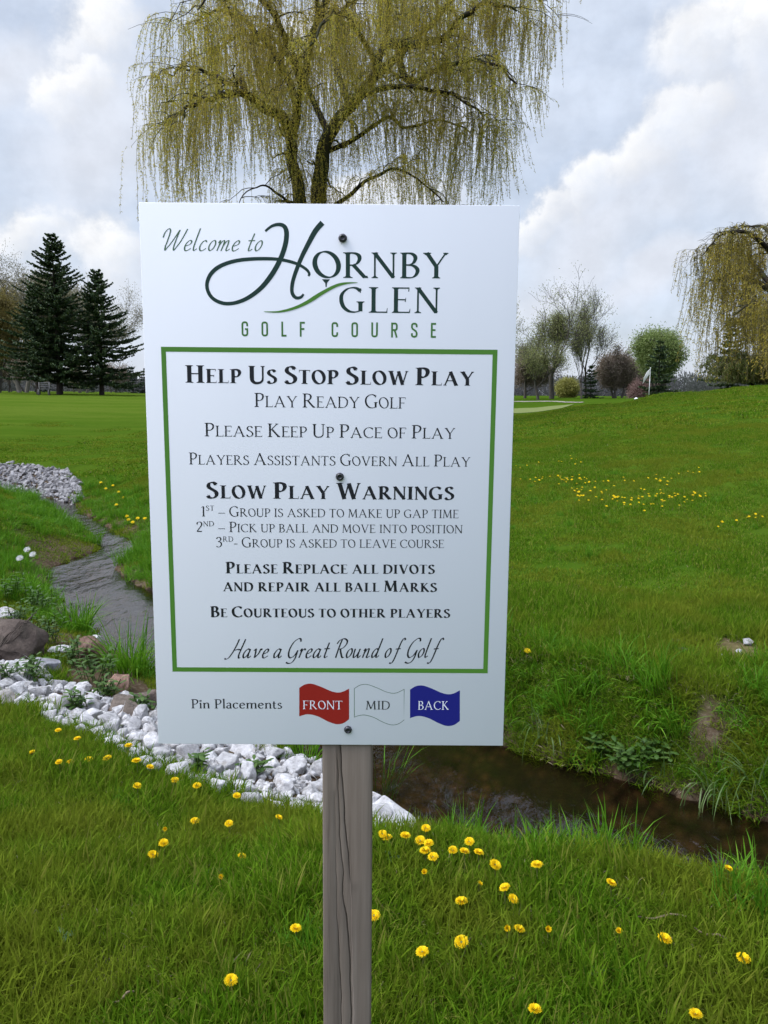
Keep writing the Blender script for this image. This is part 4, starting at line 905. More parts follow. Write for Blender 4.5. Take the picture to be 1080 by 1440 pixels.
def willow(name, loc, limbs, seed, scale_r, label, n_sub=9, sub_len=(1.0, 2.6), hang=(1.0, 3.6), per_tip=7, leafm=None, per_m=15, leaf_scale=1.0, group=None, minz=0.3, bound=None):
    """limbs: list of (points, r0, r1) in metres from the foot of the trunk"""
    r = np.random.default_rng(seed)
    root = empty(name, loc); tag(root, label, 'tree', group)
    tb, bb = MB(), MB(); S0, D0, L0 = [], [], []
    for li, (pts, r0, r1, hangs) in enumerate(limbs):
        P = cat_rom(pts, 7); k_ = len(P)
        P = P + np.stack([0.05 * np.sin(np.arange(k_) * 0.9 + li * q) for q in (1.0, 1.7, 2.3)], 1) * np.linspace(0, 1, k_)[:, None]
        rad = r0 * (1 - np.linspace(0, 1, k_) ** 0.8) + r1
        (tb if li < 2 else bb).tube(P, rad, 9 if r0 > 0.15 else 6)
        if not hangs: continue
        seg = np.concatenate([[0], np.cumsum(np.linalg.norm(np.diff(P, axis=0), axis=1))]); Lt = seg[-1]
        nb = max(2, int(n_sub * Lt / 4 * hangs))
        for q in range(nb):
            u = Lt * (0.22 + 0.78 * (q + r.random()) / nb); u = min(u, Lt * 0.999)
            i = int(np.searchsorted(seg, u)) - 1; i = max(0, min(i, k_ - 2)); f = (u - seg[i]) / (seg[i + 1] - seg[i] + 1e-9)
            p = P[i] * (1 - f) + P[i + 1] * f; T = P[i + 1] - P[i]; T /= np.linalg.norm(T)
            a = r.uniform(0, 2 * pi); rnd = np.array([cos(a), sin(a), r.uniform(-0.1, 0.9)]); d = T * 0.45 + rnd * 0.8; d /= np.linalg.norm(d)
            SL = r.uniform(*sub_len) * (1.0 - 0.3 * u / Lt); m_ = 6
            tt = np.linspace(0, 1, m_); wig = r.normal(0, 0.07, (m_, 3)) * tt[:, None]
            Q = p + d * (SL * tt)[:, None] + np.array([0, 0, -0.55 * SL]) * (tt ** 2.2)[:, None] + wig
            rr = max(0.010, 0.25 * rad[i]) * (1 - 0.75 * tt) + 0.004
            bb.tube(Q, rr, 5)
            for z_ in range(2):                                   # twigs off the side branch, each ends in a bunch of withies
                v = 0.35 + 0.65 * r.random(); ii = min(int(v * (m_ - 1)), m_ - 2); p2 = Q[ii] + (Q[ii + 1] - Q[ii]) * (v * (m_ - 1) - ii)
                a2 = r.uniform(0, 2 * pi); d2 = np.array([cos(a2), sin(a2), r.uniform(0.0, 0.7)]) * 0.8 + d * 0.5
                TL = r.uniform(0.35, 1.1); q2 = np.linspace(0, 1, 5)[:, None]
                W_ = p2 + d2 * TL * q2 + np.array([0, 0, -0.5 * TL]) * q2 ** 2
                bb.tube(W_, 0.010 * (1 - 0.6 * q2[:, 0]), 4)
                hl = r.uniform(*hang)
                nt_ = int(per_tip * r.uniform(0.5, 1.5))
                for w in range(nt_):
                    g = r.random(); jj = min(int(g * 4), 3); sp3 = W_[jj] + (W_[jj + 1] - W_[jj]) * (g * 4 - jj)
                    a3 = a2 + r.normal(0, 0.9)
                    S0.append(sp3); D0.append((cos(a3), sin(a3), 0.5)); L0.append(hl * r.uniform(0.45, 1.15))
    tb.build('trunk', [WBARK], root, True); 
    st = np.array(S0); dr = np.array(D0); ln = np.array(L0)
    if bound:                                                     # how far the crown reaches, and how low it hangs on its open side
        k_ = (st[:, 0] > bound[0][0] + r.normal(0, .25, len(st))) & (st[:, 0] < bound[0][1] + r.normal(0, .25, len(st))); st, dr, ln = st[k_], dr[k_], ln[k_]
        zl = np.where(st[:, 0] > bound[1][0], np.interp(st[:, 0], bound[1], bound[2]), -1) + r.normal(0, .35, len(st)); ln = np.minimum(ln, np.maximum(.5, st[:, 2] - zl))
    ln = np.minimum(ln, np.maximum(0.4, st[:, 2] - minz))
    V, F, LV, LF = strands(st, dr, ln, r, 0.085 * leaf_scale, 0.020 * leaf_scale, per_m, 0.009 * leaf_scale, minz)
    bb.build('branches', [WBARK], root, True)
    cr_ = link('crown', mesh_from('crown', np.concatenate([V, LV]), np.concatenate([F, LF + len(V)]), [WTWIG, leafm or WLEAF], np.concatenate([np.zeros(len(F), int), np.ones(len(LF), int)])), root)
    return root
# the big willow behind the sign: limbs measured from the photo at the tree's own distance
WD = 26.0
wloc = at(438, 560, d=WD); wloc[2] = hz_(wloc[0], wloc[1]) - 0.05
def W(px, py, dd=0.0):
    q = at(px, py, d=WD + dd) - wloc; return (q[0], q[1], q[2])
LB = [([W(436, 566), W(436, 480), W(432, 390), W(428, 320), W(420, 270), W(410, 215), W(412, 185, -.3), W(425, 120, -.6), W(440, 50, -.8), W(450, -40, -.8)], .30, .06, 0.42),
      ([W(440, 570), W(442, 480), W(444, 400), W(447, 310, .1), W(451, 240, .2), W(462, 190, .3), W(492, 150, .4), W(522, 112, .5), W(540, 60, .6), W(552, -20, .6), W(560, -90, .4)], .34, .06, 0.45),
      ([W(412, 195, -.2), W(395, 162, -.6), W(370, 152, -1.0), W(345, 132, -1.3), W(320, 132, -1.5), W(295, 138, -1.8), W(270, 146, -2.0), W(255, 165, -2.2)], .17, .03, 1.25),
      ([W(345, 132, -1.3), W(337, 112, -1.2), W(328, 120, -1.1), W(305, 108, -.8), W(280, 98, -.5), W(255, 98, -.2), W(238, 108, 0)], .09, .02, 1.3),
      ([W(418, 150, -.5), W(400, 100, -.2), W(365, 50, .4), W(330, 20, 1.0), W(298, 18, 1.6), W(275, 35, 2.0)], .12, .02, 1.2),
      ([W(425, 120, -.6), W(400, 50, -1.4), W(360, -10, -2.4), W(310, -20, -3.4), (W(280, 10, -4.0))], .12, .02, 1.0),
      ([W(462, 190, .3), W(430, 120, 1.4), W(390, 60, 2.6), W(340, 50, 3.6), W(300, 70, 4.2)], .10, .02, 1.0),
      ([W(540, 60, .6), W(575, 62, .2), W(620, 55, -.3), W(655, 20, -.6), W(690, 5, -.8), W(725, 15, -1.0)], .15, .025, 1.2),
      ([W(522, 112, .5), W(560, 78, 1.2), W(610, 30, 1.8), W(660, -20, 2.2), W(720, -30, 2.6), W(760, 0, 2.8)], .14, .025, 1.2),
      ([W(560, 75, .8), W(575, 115, .0), W(620, 95, -1.0), W(665, 85, -1.6), W(705, 95, -2.0), W(725, 120, -2.2)], .11, .02, 1.1),
      ([W(505, 135, .4), W(550, 122, -.6), W(600, 125, -1.4), W(650, 140, -1.8), W(680, 165, -2.0)], .09, .02, 0.9),
      ([W(455, 215, .3), W(500, 195, .6), W(545, 165, 1.0), W(570, 180, 1.2), W(610, 170, 1.5), W(650, 178, 1.8), W(668, 200, 1.9)], .08, .015, 0.8),
      ([W(447, 305, .2), W(480, 283, -.6), W(520, 252, -1.2), W(560, 238, -1.7), W(600, 262, -2.0), W(625, 285, -2.2)], .07, .015, 0.55),
      ([W(428, 310, .1), W(410, 290, -.4), W(385, 268, -.9), W(360, 262, -1.2), W(335, 285, -1.4)], .05, .012, 0.5),
      ([W(440, 50, -.8), W(470, -20, -1.6), W(520, -60, -2.6), W(570, -60, -3.6), W(610, -30, -4.2)], .13, .02, 1.1),
      ([W(450, -10, -.8), W(420, -70, -.4), W(370, -90, .2), W(320, -80, .8), W(285, -50, 1.2)], .12, .02, 0.8),
      ([W(552, -20, .6), W(540, -90, 1.6), W(500, -130, 2.6), W(450, -130, 3.4)], .12, .02, 0.6),
      ([W(492, 150, .4), W(470, 80, 1.8), W(480, 20, 3.0), W(520, -10, 4.2), W(560, 20, 5.0)], .11, .02, 1.0),
      ([W(530, 90, .5), W(500, 40, -1.0), W(480, 20, -2.4), W(450, 40, -3.6), W(430, 80, -4.2)], .09, .02, 0.8),
      ([W(552, 0, .6), W(600, -50, .2), W(660, -70, -.4), W(720, -60, -1.0), W(760, -20, -1.3)], .13, .02, 0.9)]
willow('weeping_willow', tuple(wloc), LB, 21, 1, 'large weeping willow with hanging yellow green twigs behind the sign', n_sub=13, per_tip=11, hang=(0.9, 4.2), sub_len=(0.7, 2.0), per_m=28, leaf_scale=0.85, bound=((W(196, 200)[0], W(768, 100)[0]), (W(690, 285)[0], W(775, 110)[0]), (W(690, 285)[2], W(775, 110)[2])))
# golden willow beyond the hill
D2 = 56.0; wloc2 = at(1118, 546, d=D2); wloc2[2] = hz_(wloc2[0], wloc2[1]) - 0.2
def W2(px, py, dd=0.0):
    q = at(px, py, d=D2 + dd) - wloc2; return (q[0], q[1], q[2])
L2 = [([W2(1118, 552), W2(1117, 500), W2(1112, 450), W2(1105, 410), W2(1100, 360), W2(1090, 325)], .42, .08, .9),
      ([W2(1120, 555), W2(1124, 490), W2(1130, 430), W2(1140, 380), W2(1150, 330)], .38, .08, .9),
      ([W2(1112, 425), W2(1085, 408), W2(1055, 393), W2(1030, 386), W2(1010, 392), W2(992, 398)], .26, .04, 1.3),
      ([W2(1090, 408), W2(1060, 372, 1.5), W2(1030, 350, 2.5), W2(1005, 345, 3), W2(985, 360, 3.4)], .16, .03, 1.5),
      ([W2(1103, 380), W2(1070, 340, -2), W2(1040, 325, -3.4), W2(1012, 332, -4.2), W2(995, 350, -4.6)], .16, .03, 1.5),
      ([W2(1100, 350), W2(1078, 322, 1), W2(1055, 318, 3), W2(1030, 325, 4)], .14, .03, 1.2),
      ([W2(1108, 430), W2(1080, 425, -3), W2(1050, 430, -5), W2(1030, 445, -6)], .14, .03, 1.1),
      ([W2(1112, 440), W2(1070, 440, 2), W2(1040, 448, 3), W2(1012, 465, 3.5)], .13, .03, 1.1),
      ([W2(1130, 430), W2(1160, 390, -3), W2(1190, 370, -4), W2(1220, 390, -5)], .2, .03, 1.0),
      ([W2(1140, 380), W2(1170, 340, 3), W2(1200, 340, 4), W2(1235, 380, 5)], .2, .03, 1.0),
      ([W2(1112, 440), W2(1110, 420, -5), W2(1100, 400, -7), W2(1090, 420, -8)], .14, .03, 1.1),
      ([W2(1130, 430), W2(1150, 420, 5), W2(1150, 400, 7), W2(1160, 430, 8)], .14, .03, .8)]
willow('weeping_willow', tuple(wloc2), L2, 33, 1, 'golden weeping willow on the hill cut off by the photo edge', n_sub=9, per_tip=8, hang=(1.4, 6.0), sub_len=(1.0, 2.6), leafm=WLEAF2, per_m=7, leaf_scale=2.2, minz=0.2, bound=((W2(962, 400)[0], 99), (98, 99), (0, 0)))
# a low young willow in front of its foot
D3 = 54.0; l3 = at(1058, 546, d=D3); l3[2] = hz_(l3[0], l3[1]) - 0.1
LY = [([(0, 0, 0), (0.05, 0, .6), (0.1, 0, 1.2), (.1, .1, 2.0)], .10, .03, 1.4), ([(0, 0, 0), (-.2, .1, .8), (-.5, .2, 1.6), (-.6, .2, 2.2)], .08, .03, 1.4)] + \
     [([(0, 0, .6), (cos(a) * .8, sin(a) * .8, 1.5 + .3 * sin(3 * a)), (cos(a) * 1.6, sin(a) * 1.6, 1.9 + .3 * cos(2 * a)), (cos(a) * 2.2, sin(a) * 2.2, 1.5)], .05, .015, 1.9) for a in np.arange(9) * 0.7]
willow('young_willow', tuple(l3), LY, 35, 1, 'low mounded young willow with yellow green hanging twigs at the hill top', n_sub=8, per_tip=13, hang=(0.6, 2.2), sub_len=(0.5, 1.2), leafm=GREENISH, per_m=9, leaf_scale=2.0, minz=0.05)

# ---- conifers
NEED = leafmat('spruce_needles', [(0.0175, 0.0364, 0.0156), (0.0297, 0.0588, 0.0195), (0.0486, 0.0840, 0.0247), (0.0783, 0.1008, 0.0260)], 0.1, 0.6)
SBARK = bark('spruce_bark', ((0.030, 0.024, 0.019), (0.07, 0.058, 0.046), (0.05, 0.043, 0.035)))
def spruce(name, loc, H, R, seed, label, clear=0.1, group=None, dens=1.0, lean=0.0, cone=0.85, leafm=None):
    r = np.random.default_rng(seed); root = empty(name, loc); tag(root, label, 'tree', group)
    tb = MB(); tb.tube([(0, 0, -.3), (0.05, 0, H * .1), (0, .05, H * .5), (0, 0, H * .97)], [H * .024, H * .019, H * .011, .02], 8); tb.build('trunk', [SBARK], root, True)
    bb = MB(); LVs = []
    nw = int(H * 3.4)
    for i in range(nw):
        h = H * (clear + (0.985 - clear) * (i + r.random() * .6) / nw); rel = (h / H - clear) / (1 - clear)
        Lb = R * (1 - rel) ** cone * (0.88 if rel > .12 else .75 + rel) + 0.12
        for b in range(max(4, int(7 * dens))):
            a = r.uniform(0, 2 * pi); L = Lb * r.uniform(0.45, 1.15); m_ = 7; t = np.linspace(0, 1, m_)[:, None]
            d = np.array([cos(a), sin(a), 0.0]); up = 0.25 * rel - 0.32 * (1 - rel)
            P = np.array([0, 0, h]) + d * L * t + np.array([0, 0, 1]) * (L * up * t + 0.24 * L * t ** 2.5)
            bb.tube(P, 0.035 * (H / 13) * (1 - .8 * t[:, 0]) + .006, 4)
            n = int(max(14, L * 46 * dens)); u = r.random(n) ** 0.8; q = (u * (m_ - 1.001)); i0 = q.astype(int); f = (q - i0)[:, None]
            base = P[i0] * (1 - f) + P[i0 + 1] * f
            sd_ = np.where(r.random(n) < .5, 1, -1.0); prp = np.array([-d[1], d[0], 0])
            dirn = d * r.uniform(.3, 1.0, n)[:, None] + prp * (sd_ * r.uniform(.2, .9, n))[:, None] + np.array([0, 0, 1]) * r.uniform(-.55, .3, n)[:, None]
            dirn /= np.linalg.norm(dirn, axis=1, keepdims=True)
            LL = (0.16 + 0.34 * (1 - u) * r.random(n)) * (0.75 + 0.02 * H)
            w = np.cross(dirn, r.normal(0, 1, (n, 3))); w /= np.linalg.norm(w, axis=1, keepdims=True); w *= 0.075
            LVs.append(np.stack([base - w * .5, base + dirn * (LL * .5)[:, None] + w, base + dirn * LL[:, None], base + dirn * (LL * .5)[:, None] - w], 1).reshape(-1, 3))
    bb.build('branches', [SBARK], root)
    LV = np.concatenate(LVs); link('crown', mesh_from('crown', LV, np.arange(len(LV)).reshape(-1, 4), leafm or NEED), root)
    return root
def stand(px, d, dz=-0.05, py=556):
    q = at(px, py, d=d); return (q[0], q[1], hz_(q[0], q[1]) + dz)
spruce('spruce_tree', stand(84, 70), 12.7, 5.9, 41, 'tallest dark spruce, standing left of its shorter twin', .11)
spruce('spruce_tree', stand(143, 69), 10.0, 4.9, 42, 'second dark spruce with long low boughs reaching toward the sign', .10)
spruce('spruce_tree', stand(54, 71), 8.4, 4.0, 43, 'low spruce crown tucked under the tallest spruce', .16)
BNEED = leafmat('blue_spruce_needles', [(0.018, 0.034, 0.024), (0.028, 0.048, 0.032), (0.04, 0.06, 0.04)], 0.1, 0.6)
FG = 'small conifers far beyond the spruces'
for px, d, H, lab in ((187, 108, 3.6, 'small blue green conifer right of the big spruces'), (203, 104, 3.2, 'small conifer half hidden by the left edge of the sign'),
                      (132, 118, 3.2, 'small conifer seen under the boughs between the spruce trunks'), (66, 112, 3.4, 'small conifer behind the garden bench'), (168, 125, 2.6, 'smallest far conifer, paler than its neighbours')):
    spruce('small_conifer', stand(px, d), H, H * .42, int(px), lab, .03, FG, .8, leafm=BNEED)
spruce('small_conifer', stand(925, 66, 0), 4.3, 1.9, 51, 'dark conifer behind the flagstick', .03, None, .9)
spruce('small_conifer', stand(830, 96, 0), 4.0, 1.7, 52, 'dark conifer at the foot of the tall bare trees', .03, None, .9)
spruce('spruce_tree', stand(1022, 66, 0), 5.6, 2.3, 53, 'dark spruce beside the golden willow', .04, None, .9)
spruce('spruce_tree', stand(1084, 68, 0), 5.0, 2.2, 54, 'spruce behind the golden willow at the photo edge', .04, None, .9)

# ---- leafless and just budding trees
TBARK = bark('bare_tree_bark', ((0.05, 0.043, 0.036), (0.115, 0.10, 0.084), (0.085, 0.078, 0.06)))
PBARK = bark('pale_tree_bark', ((0.09, 0.08, 0.065), (0.19, 0.17, 0.135), (0.14, 0.125, 0.09)))
BUDS = leafmat('green_buds', [(0.18, 0.19, 0.065), (0.225, 0.235, 0.085), (0.17, 0.205, 0.06)], 0.4, 0.6)
PBUDS = leafmat('pale_buds', [(0.170, 0.155, 0.085), (0.21, 0.19, 0.11), (0.14, 0.14, 0.07)], 0.4, 0.6)
LEAFG = leafmat('spring_leaves', [(0.14, 0.20, 0.05), (0.19, 0.245, 0.07), (0.23, 0.275, 0.09)], 0.5, 0.55)
RUST = leafmat('russet_buds', [(0.165, 0.12, 0.088), (0.205, 0.155, 0.112), (0.19, 0.165, 0.105)], 0.3, 0.65)
YELL = leafmat('yellow_leaves', [(0.20, 0.195, 0.04), (0.26, 0.25, 0.06)], 0.4, 0.55)
ROSE = leafmat('rosy_buds', [(0.15, 0.09, 0.075), (0.18, 0.115, 0.09)], 0.3, 0.6)
def broad(name, loc, H, seed, label, leafm, barkm=None, spread=0.55, trunk=0.28, r0=None, levels=5, buds=2.0, bud=(0.12, 0.05), lean=(0, 0), fork=1, group=None, twig=0.018, up=0.25, clus=0.35, wide=1.0):
    r = np.random.default_rng(seed); root = empty(name, loc); tag(root, label, 'tree', group)
    tb, bb = MB(), MB(); tips = []; r0 = r0 or H * 0.020
    def grow(p, d, L, rad, lv):
        m_ = 5 if lv <= 1 else 4
        pts = [p]; dd = d.copy()
        for i in range(m_ - 1):
            dd = dd + r.normal(0, 0.10 + 0.04 * lv, 3) + np.array([0, 0, up * 0.25]); dd /= np.linalg.norm(dd); pts.append(pts[-1] + dd * L / (m_ - 1))
        pts = np.array(pts); re = rad * (0.62 if lv < levels - 1 else 0.3)
        (tb if lv == 0 else bb).tube(pts, np.maximum(np.linspace(rad, re, m_), twig * .5), 8 if lv == 0 else 5 if lv < 3 else 3, cap=False)
        if lv >= levels - 2:
            for _ in range(2): tips.append((pts[r.integers(1, m_)], dd.copy(), L))
        if lv >= levels: return
        nb = [4, 5, 4, 4, 4, 2][lv]
        for b in range(nb):
            u = 1.0 if b == 0 else r.uniform(0.35, 1.0)
            q = u * (m_ - 1.001); i0 = int(q); pp = pts[i0] + (pts[i0 + 1] - pts[i0]) * (q - i0)
            a = r.uniform(0, 2 * pi); side = np.array([cos(a), sin(a), r.uniform(-.1, .5)])
            k_ = 0.25 if b == 0 else spread * r.uniform(.8, 1.5)
            side[2] += up; d2 = dd * (1 - .35 * k_) + side * k_; d2 /= np.linalg.norm(d2)
            grow(pp, d2, L * r.uniform(.45, .92), re * (0.95 if b == 0 else r.uniform(.5, .75)), lv + 1)
    for f in range(fork):
        a = f * 2 * pi / max(fork, 1) + seed; d = np.array([lean[0] + (0.22 * cos(a) if fork > 1 else 0), lean[1] + (0.22 * sin(a) if fork > 1 else 0), 1.0]); d /= np.linalg.norm(d)
        grow(np.array([0.25 * cos(a) * (fork > 1), 0.25 * sin(a) * (fork > 1), -.2]), d, H * trunk, r0 * (1 if fork == 1 else .7), 0)
    zmax = max(v[:, 2].max() for v in bb.V); k_ = H / zmax                      # grown freely, then brought to its height
    k3 = np.array([k_ * wide, k_ * wide, k_])
    for B in (tb, bb): B.V = [v * k3 for v in B.V]
    tb.build('trunk', [barkm or TBARK], root, True); 
    T = np.array([t[0] for t in tips]) * k3; n = int(len(T) * buds)
    ii = r.integers(0, len(T), n); base = T[ii] + r.normal(0, clus, (n, 3))
    d = r.normal(0, 1, (n, 3)); d /= np.linalg.norm(d, axis=1, keepdims=True); w = np.cross(d, r.normal(0, 1, (n, 3))); w /= np.linalg.norm(w, axis=1, keepdims=True)
    L = bud[0] * r.uniform(.6, 1.4, n)[:, None]; wd_ = bud[1] * .5
    LV = np.stack([base, base + d * L * .5 + w * wd_, base + d * L, base + d * L * .5 - w * wd_], 1).reshape(-1, 3)
    bb.build('branches', [barkm or TBARK], root)
    if n: link('crown', mesh_from('crown', LV, np.arange(len(LV)).reshape(-1, 4), leafm), root)
    return root
broad('bare_tree', stand(776, 95), 14.0, 61, 'tall spreading tree with open budding crown right beside the sign edge', BUDS, spread=.56, buds=3.4, bud=(.19, .07), r0=.30, up=.40, twig=.026, clus=.38)
broad('bare_tree', stand(824, 98), 13.2, 62, 'slender bare tree with narrow crown, outermost of the tall group', BUDS, spread=.40, buds=1.2, bud=(.17, .06), trunk=.34, r0=.20, up=.35, wide=.9, twig=.026, clus=.35)
broad('bare_tree', stand(818, 92), 11.8, 63, 'thin leaning tree just left of the slender bare tree', BUDS, spread=.38, clus=.35, buds=1.4, bud=(.18, .06), trunk=.36, r0=.17, lean=(-.12, 0), up=.4, wide=.7, twig=.026)
broad('bare_tree', stand(716, 90), 12.2, 64, 'budding tree half hidden behind the sign edge', BUDS, spread=.55, up=.45, twig=.026, clus=.38, buds=2.4, bud=(.2, .07), r0=.26)
broad('bare_tree', stand(757, 88), 8.2, 65, 'shorter twiggy tree under the spreading tree', BUDS, spread=.6, buds=2.5, bud=(.18, .06), r0=.16)
broad('russet_tree', stand(738, 104), 6.6, 66, 'low russet tree close against the sign edge', RUST, spread=.6, buds=9, bud=(.2, .08), r0=.12, trunk=.2)
broad('russet_tree', stand(868, 100), 6.4, 67, 'rounded russet brown tree right of the slender bare tree', RUST, spread=.6, buds=5, bud=(.2, .08), trunk=.16, fork=3, r0=.12)
broad('russet_tree', stand(893, 105), 5.2, 68, 'lower russet bush between the brown tree and the green tree', RUST, spread=.65, buds=4, bud=(.2, .08), trunk=.15, fork=3, r0=.1)
broad('rosy_bush', stand(904, 84, 0), 1.4, 69, 'small rosy bush low beside the green round tree', ROSE, spread=.8, buds=10, bud=(.14, .06), trunk=.15, fork=3, r0=.05)
broad('leafy_tree', stand(926, 78, 0), 6.1, 70, 'round fresh green tree behind the flagstick', LEAFG, spread=.5, buds=6, bud=(.20, .08), trunk=.15, fork=4, r0=.14, clus=.38, wide=.70)
broad('yellow_bush', stand(797, 112), 2.3, 71, 'small bright yellow green bush between the bare trunks', YELL, spread=.8, buds=16, bud=(.2, .1), trunk=.2, fork=2, r0=.06)
broad('pale_tree', stand(33, 92), 15.5, 72, 'pale budding tree rising behind the tallest spruce', PBUDS, PBARK, spread=.50, buds=9, bud=(.22, .07), trunk=.24, fork=2, r0=.24)
broad('pale_tree', stand(118, 98), 13.5, 73, 'pale tree mostly hidden behind the two big spruces', PBUDS, PBARK, spread=.5, buds=6, bud=(.2, .07), trunk=.25, fork=2, r0=.22)
broad('pale_tree', stand(-6, 80), 9.6, 74, 'yellowish budding tree cut by the photo edge beside the spruces', leafmat('straw_buds', [(0.15, 0.12, 0.03), (0.20, 0.155, 0.045), (0.13, 0.12, 0.03)], .4, .6), spread=.6, buds=14, bud=(.24, .06), trunk=.2, fork=2, r0=.2)
for px, d, H, sd_, lab in ((20, 115, 6.0, 81, 'small bare tree low on the skyline between pale trunks'), (42, 110, 5.2, 82, 'little bare tree left of the garden bench'), (108, 122, 4.5, 83, 'low greyish bush seen between the big spruce trunks'), (160, 120, 4.8, 84, 'low bare bush just right of the second spruce trunk'), (6, 100, 7.0, 85, 'bare tree leaning over the lawn edge beside the yellowish tree')):
    broad('bare_tree', stand(px, d), H, sd_, lab, RUST if px != 108 else PBUDS, PBARK if px == 108 else None, spread=.65, buds=5, bud=(.2, .07), trunk=.2, fork=2, r0=.09, levels=4)
# ---- far woods that read as one mass
FAR = leafmat('far_twigs', [(0.085, 0.080, 0.088), (0.095, 0.090, 0.096), (0.092, 0.092, 0.088), (0.102, 0.097, 0.099)], .5, .8, (0.03, (0.075, 0.085, 0.060), .6))
r = np.random.default_rng(9); nC = 900
aw = r.uniform(-0.72, 0.72, nC); dw = r.uniform(250, 380, nC); xw, yw = dw * np.sin(aw), dw * np.cos(aw); zw = height(xw, yw)
hw = r.uniform(5.5, 9.0, nC) * (0.85 + 0.25 * np.sin(aw * 9) + .15 * np.sin(aw * 23)); npc = 260
ci = np.repeat(np.arange(nC), npc); m = len(ci); u = r.random(m) ** 1.3; rad = (2.0 + 2.2 * np.sin(np.clip(u, 0, 1) * pi * .9)) * np.sqrt(r.random(m)); aa = r.uniform(0, 2 * pi, m)
base = np.stack([xw[ci] + rad * np.cos(aa), yw[ci] + rad * np.sin(aa), zw[ci] + hw[ci] * u * .95], 1)
d = r.normal(0, 1, (m, 3)) * [.6, .6, 1] + [0, 0, .5]; d /= np.linalg.norm(d, axis=1, keepdims=True); w = np.cross(d, r.normal(0, 1, (m, 3))); w /= np.linalg.norm(w, axis=1, keepdims=True)
L = r.uniform(.6, 1.6, m)[:, None]
LV = np.stack([base, base + d * L * .5 + w * .13, base + d * L, base + d * L * .5 - w * .13], 1).reshape(-1, 3)
tag(link('distant_woods', mesh_from('distant_woods', LV, np.arange(len(LV)).reshape(-1, 4), FAR)), kind='stuff')
# ------------------------------------------------------------------ stones
def stone_mesh(name, seed, m, rough=0.05, sq=(1, 1, .75), npts=15, sub=2):
    """an angular broken stone: hull of random points, edges a little worn, faces roughened"""
    import bmesh
    r = np.random.default_rng(seed); bm = bmesh.new()
    for _ in range(npts):
        v = r.normal(0, 1, 3); v /= np.linalg.norm(v); v *= r.uniform(.8, 1.08)
        bm.verts.new((v[0] * sq[0], v[1] * sq[1], v[2] * sq[2]))
    res = bmesh.ops.convex_hull(bm, input=bm.verts)
    bmesh.ops.delete(bm, geom=list({g for g in res['geom_interior'] + res['geom_unused'] if isinstance(g, bmesh.types.BMVert)}), context='VERTS')
    bmesh.ops.bevel(bm, geom=list(bm.edges), offset=.07, segments=2, affect='EDGES', profile=.6)
    bmesh.ops.triangulate(bm, faces=bm.faces)
    bmesh.ops.subdivide_edges(bm, edges=[e for e in bm.edges if e.calc_length() > .16], cuts=sub, use_grid_fill=True)
    bmesh.ops.triangulate(bm, faces=bm.faces)
    from mathutils import noise as mn
    o = Vector((seed * 3.1, 0, 0))
    for v in bm.verts:
        q = v.co * 2.2 + o; v.co *= 1 + rough * (mn.noise(q) + .6 * mn.noise(q * 2.7) + .35 * mn.noise(q * 6))
    me = bpy.data.meshes.new(name); bm.to_mesh(me); bm.free(); me.materials.append(m)
    me.polygons.foreach_set('use_smooth', np.ones(len(me.polygons), bool))
    if hasattr(me, 'set_sharp_from_angle'): me.set_sharp_from_angle(angle=radians(32))
    return me
def stonemat(name, c0, c1, c2, dirt):
    m, nt, out = mat(name); tcn = N(nt, 'ShaderNodeTexCoord'); oi = N(nt, 'ShaderNodeObjectInfo'); ob = tcn.outputs['Object']
    va = N(nt, 'ShaderNodeVectorMath', operation='ADD'); nt.links.new(ob, va.inputs[0]); nt.links.new(oi.outputs['Location'], va.inputs[1]); v = va.outputs[0]
    a = noise(nt, 2.2, 5, .65, v); b = noise(nt, 11, 5, .7, v); c_ = noise(nt, 1.2, 3, .5, v)
    c = ramp(nt, a.outputs['Fac'], [(.3, c0), (.5, c1), (.68, c2)])
    c = mixc(nt, mrange(nt, b.outputs['Fac'], .52, .72, 0, .5), c, c0)
    c = mixc(nt, mrange(nt, c_.outputs['Fac'], .54, .72, 0, .55), c, dirt)
    hs = N(nt, 'ShaderNodeHueSaturation'); nt.links.new(c, hs.inputs['Color']); nt.links.new(mrange(nt, oi.outputs['Random'], 0, 1, .72, 1.12), hs.inputs['Value'])
    principled(nt, out, hs.outputs[0], .85, .2, mmath(nt, 'ADD', b.outputs['Fac'], a.outputs['Fac']), .5, .06); return m
LIME = stonemat('limestone', (.27, .262, .25), (.45, .44, .42), (.60, .585, .56), (.26, .22, .17))
CLEAN = stonemat('clean_limestone', (.36, .35, .335), (.50, .49, .47), (.62, .605, .58), (.42, .405, .38))
BROWN = stonemat('brown_boulder', (.045, .034, .026), (.075, .056, .043), (.11, .085, .066), (.05, .044, .028))
REDST = stonemat('red_boulder', (.13, .075, .052), (.20, .120, .085), (.26, .17, .125), (.10, .07, .05))
rocks = [stone_mesh('white_rock', 100 + i, LIME, .05, (1, random.uniform(.75, 1.1), random.uniform(.6, .9)), 13 + i % 5) for i in range(16)]
def put(o, x, y, s, sink=.35, z=None, up=.5, rnd=np.random.default_rng(77)):
    o.scale = (s,) * 3; o.rotation_euler = (rnd.normal(0, up), rnd.normal(0, up), rnd.uniform(0, 6.28)); o.location = (x, y, (hz_(x, y) if z is None else z) + s * (.6 - sink)); return o
r = np.random.default_rng(5); pl = []
def dart(n_try, f, rad, lay=0, near=0.80):
    for _ in range(n_try):
        x, y, s = f(); 
        if s is None: continue
        ok = all(hypot(x - a, y - b) > near * (s + c_) for a, b, c_, l in pl if l == lay)
        if ok: pl.append((x, y, s, lay))
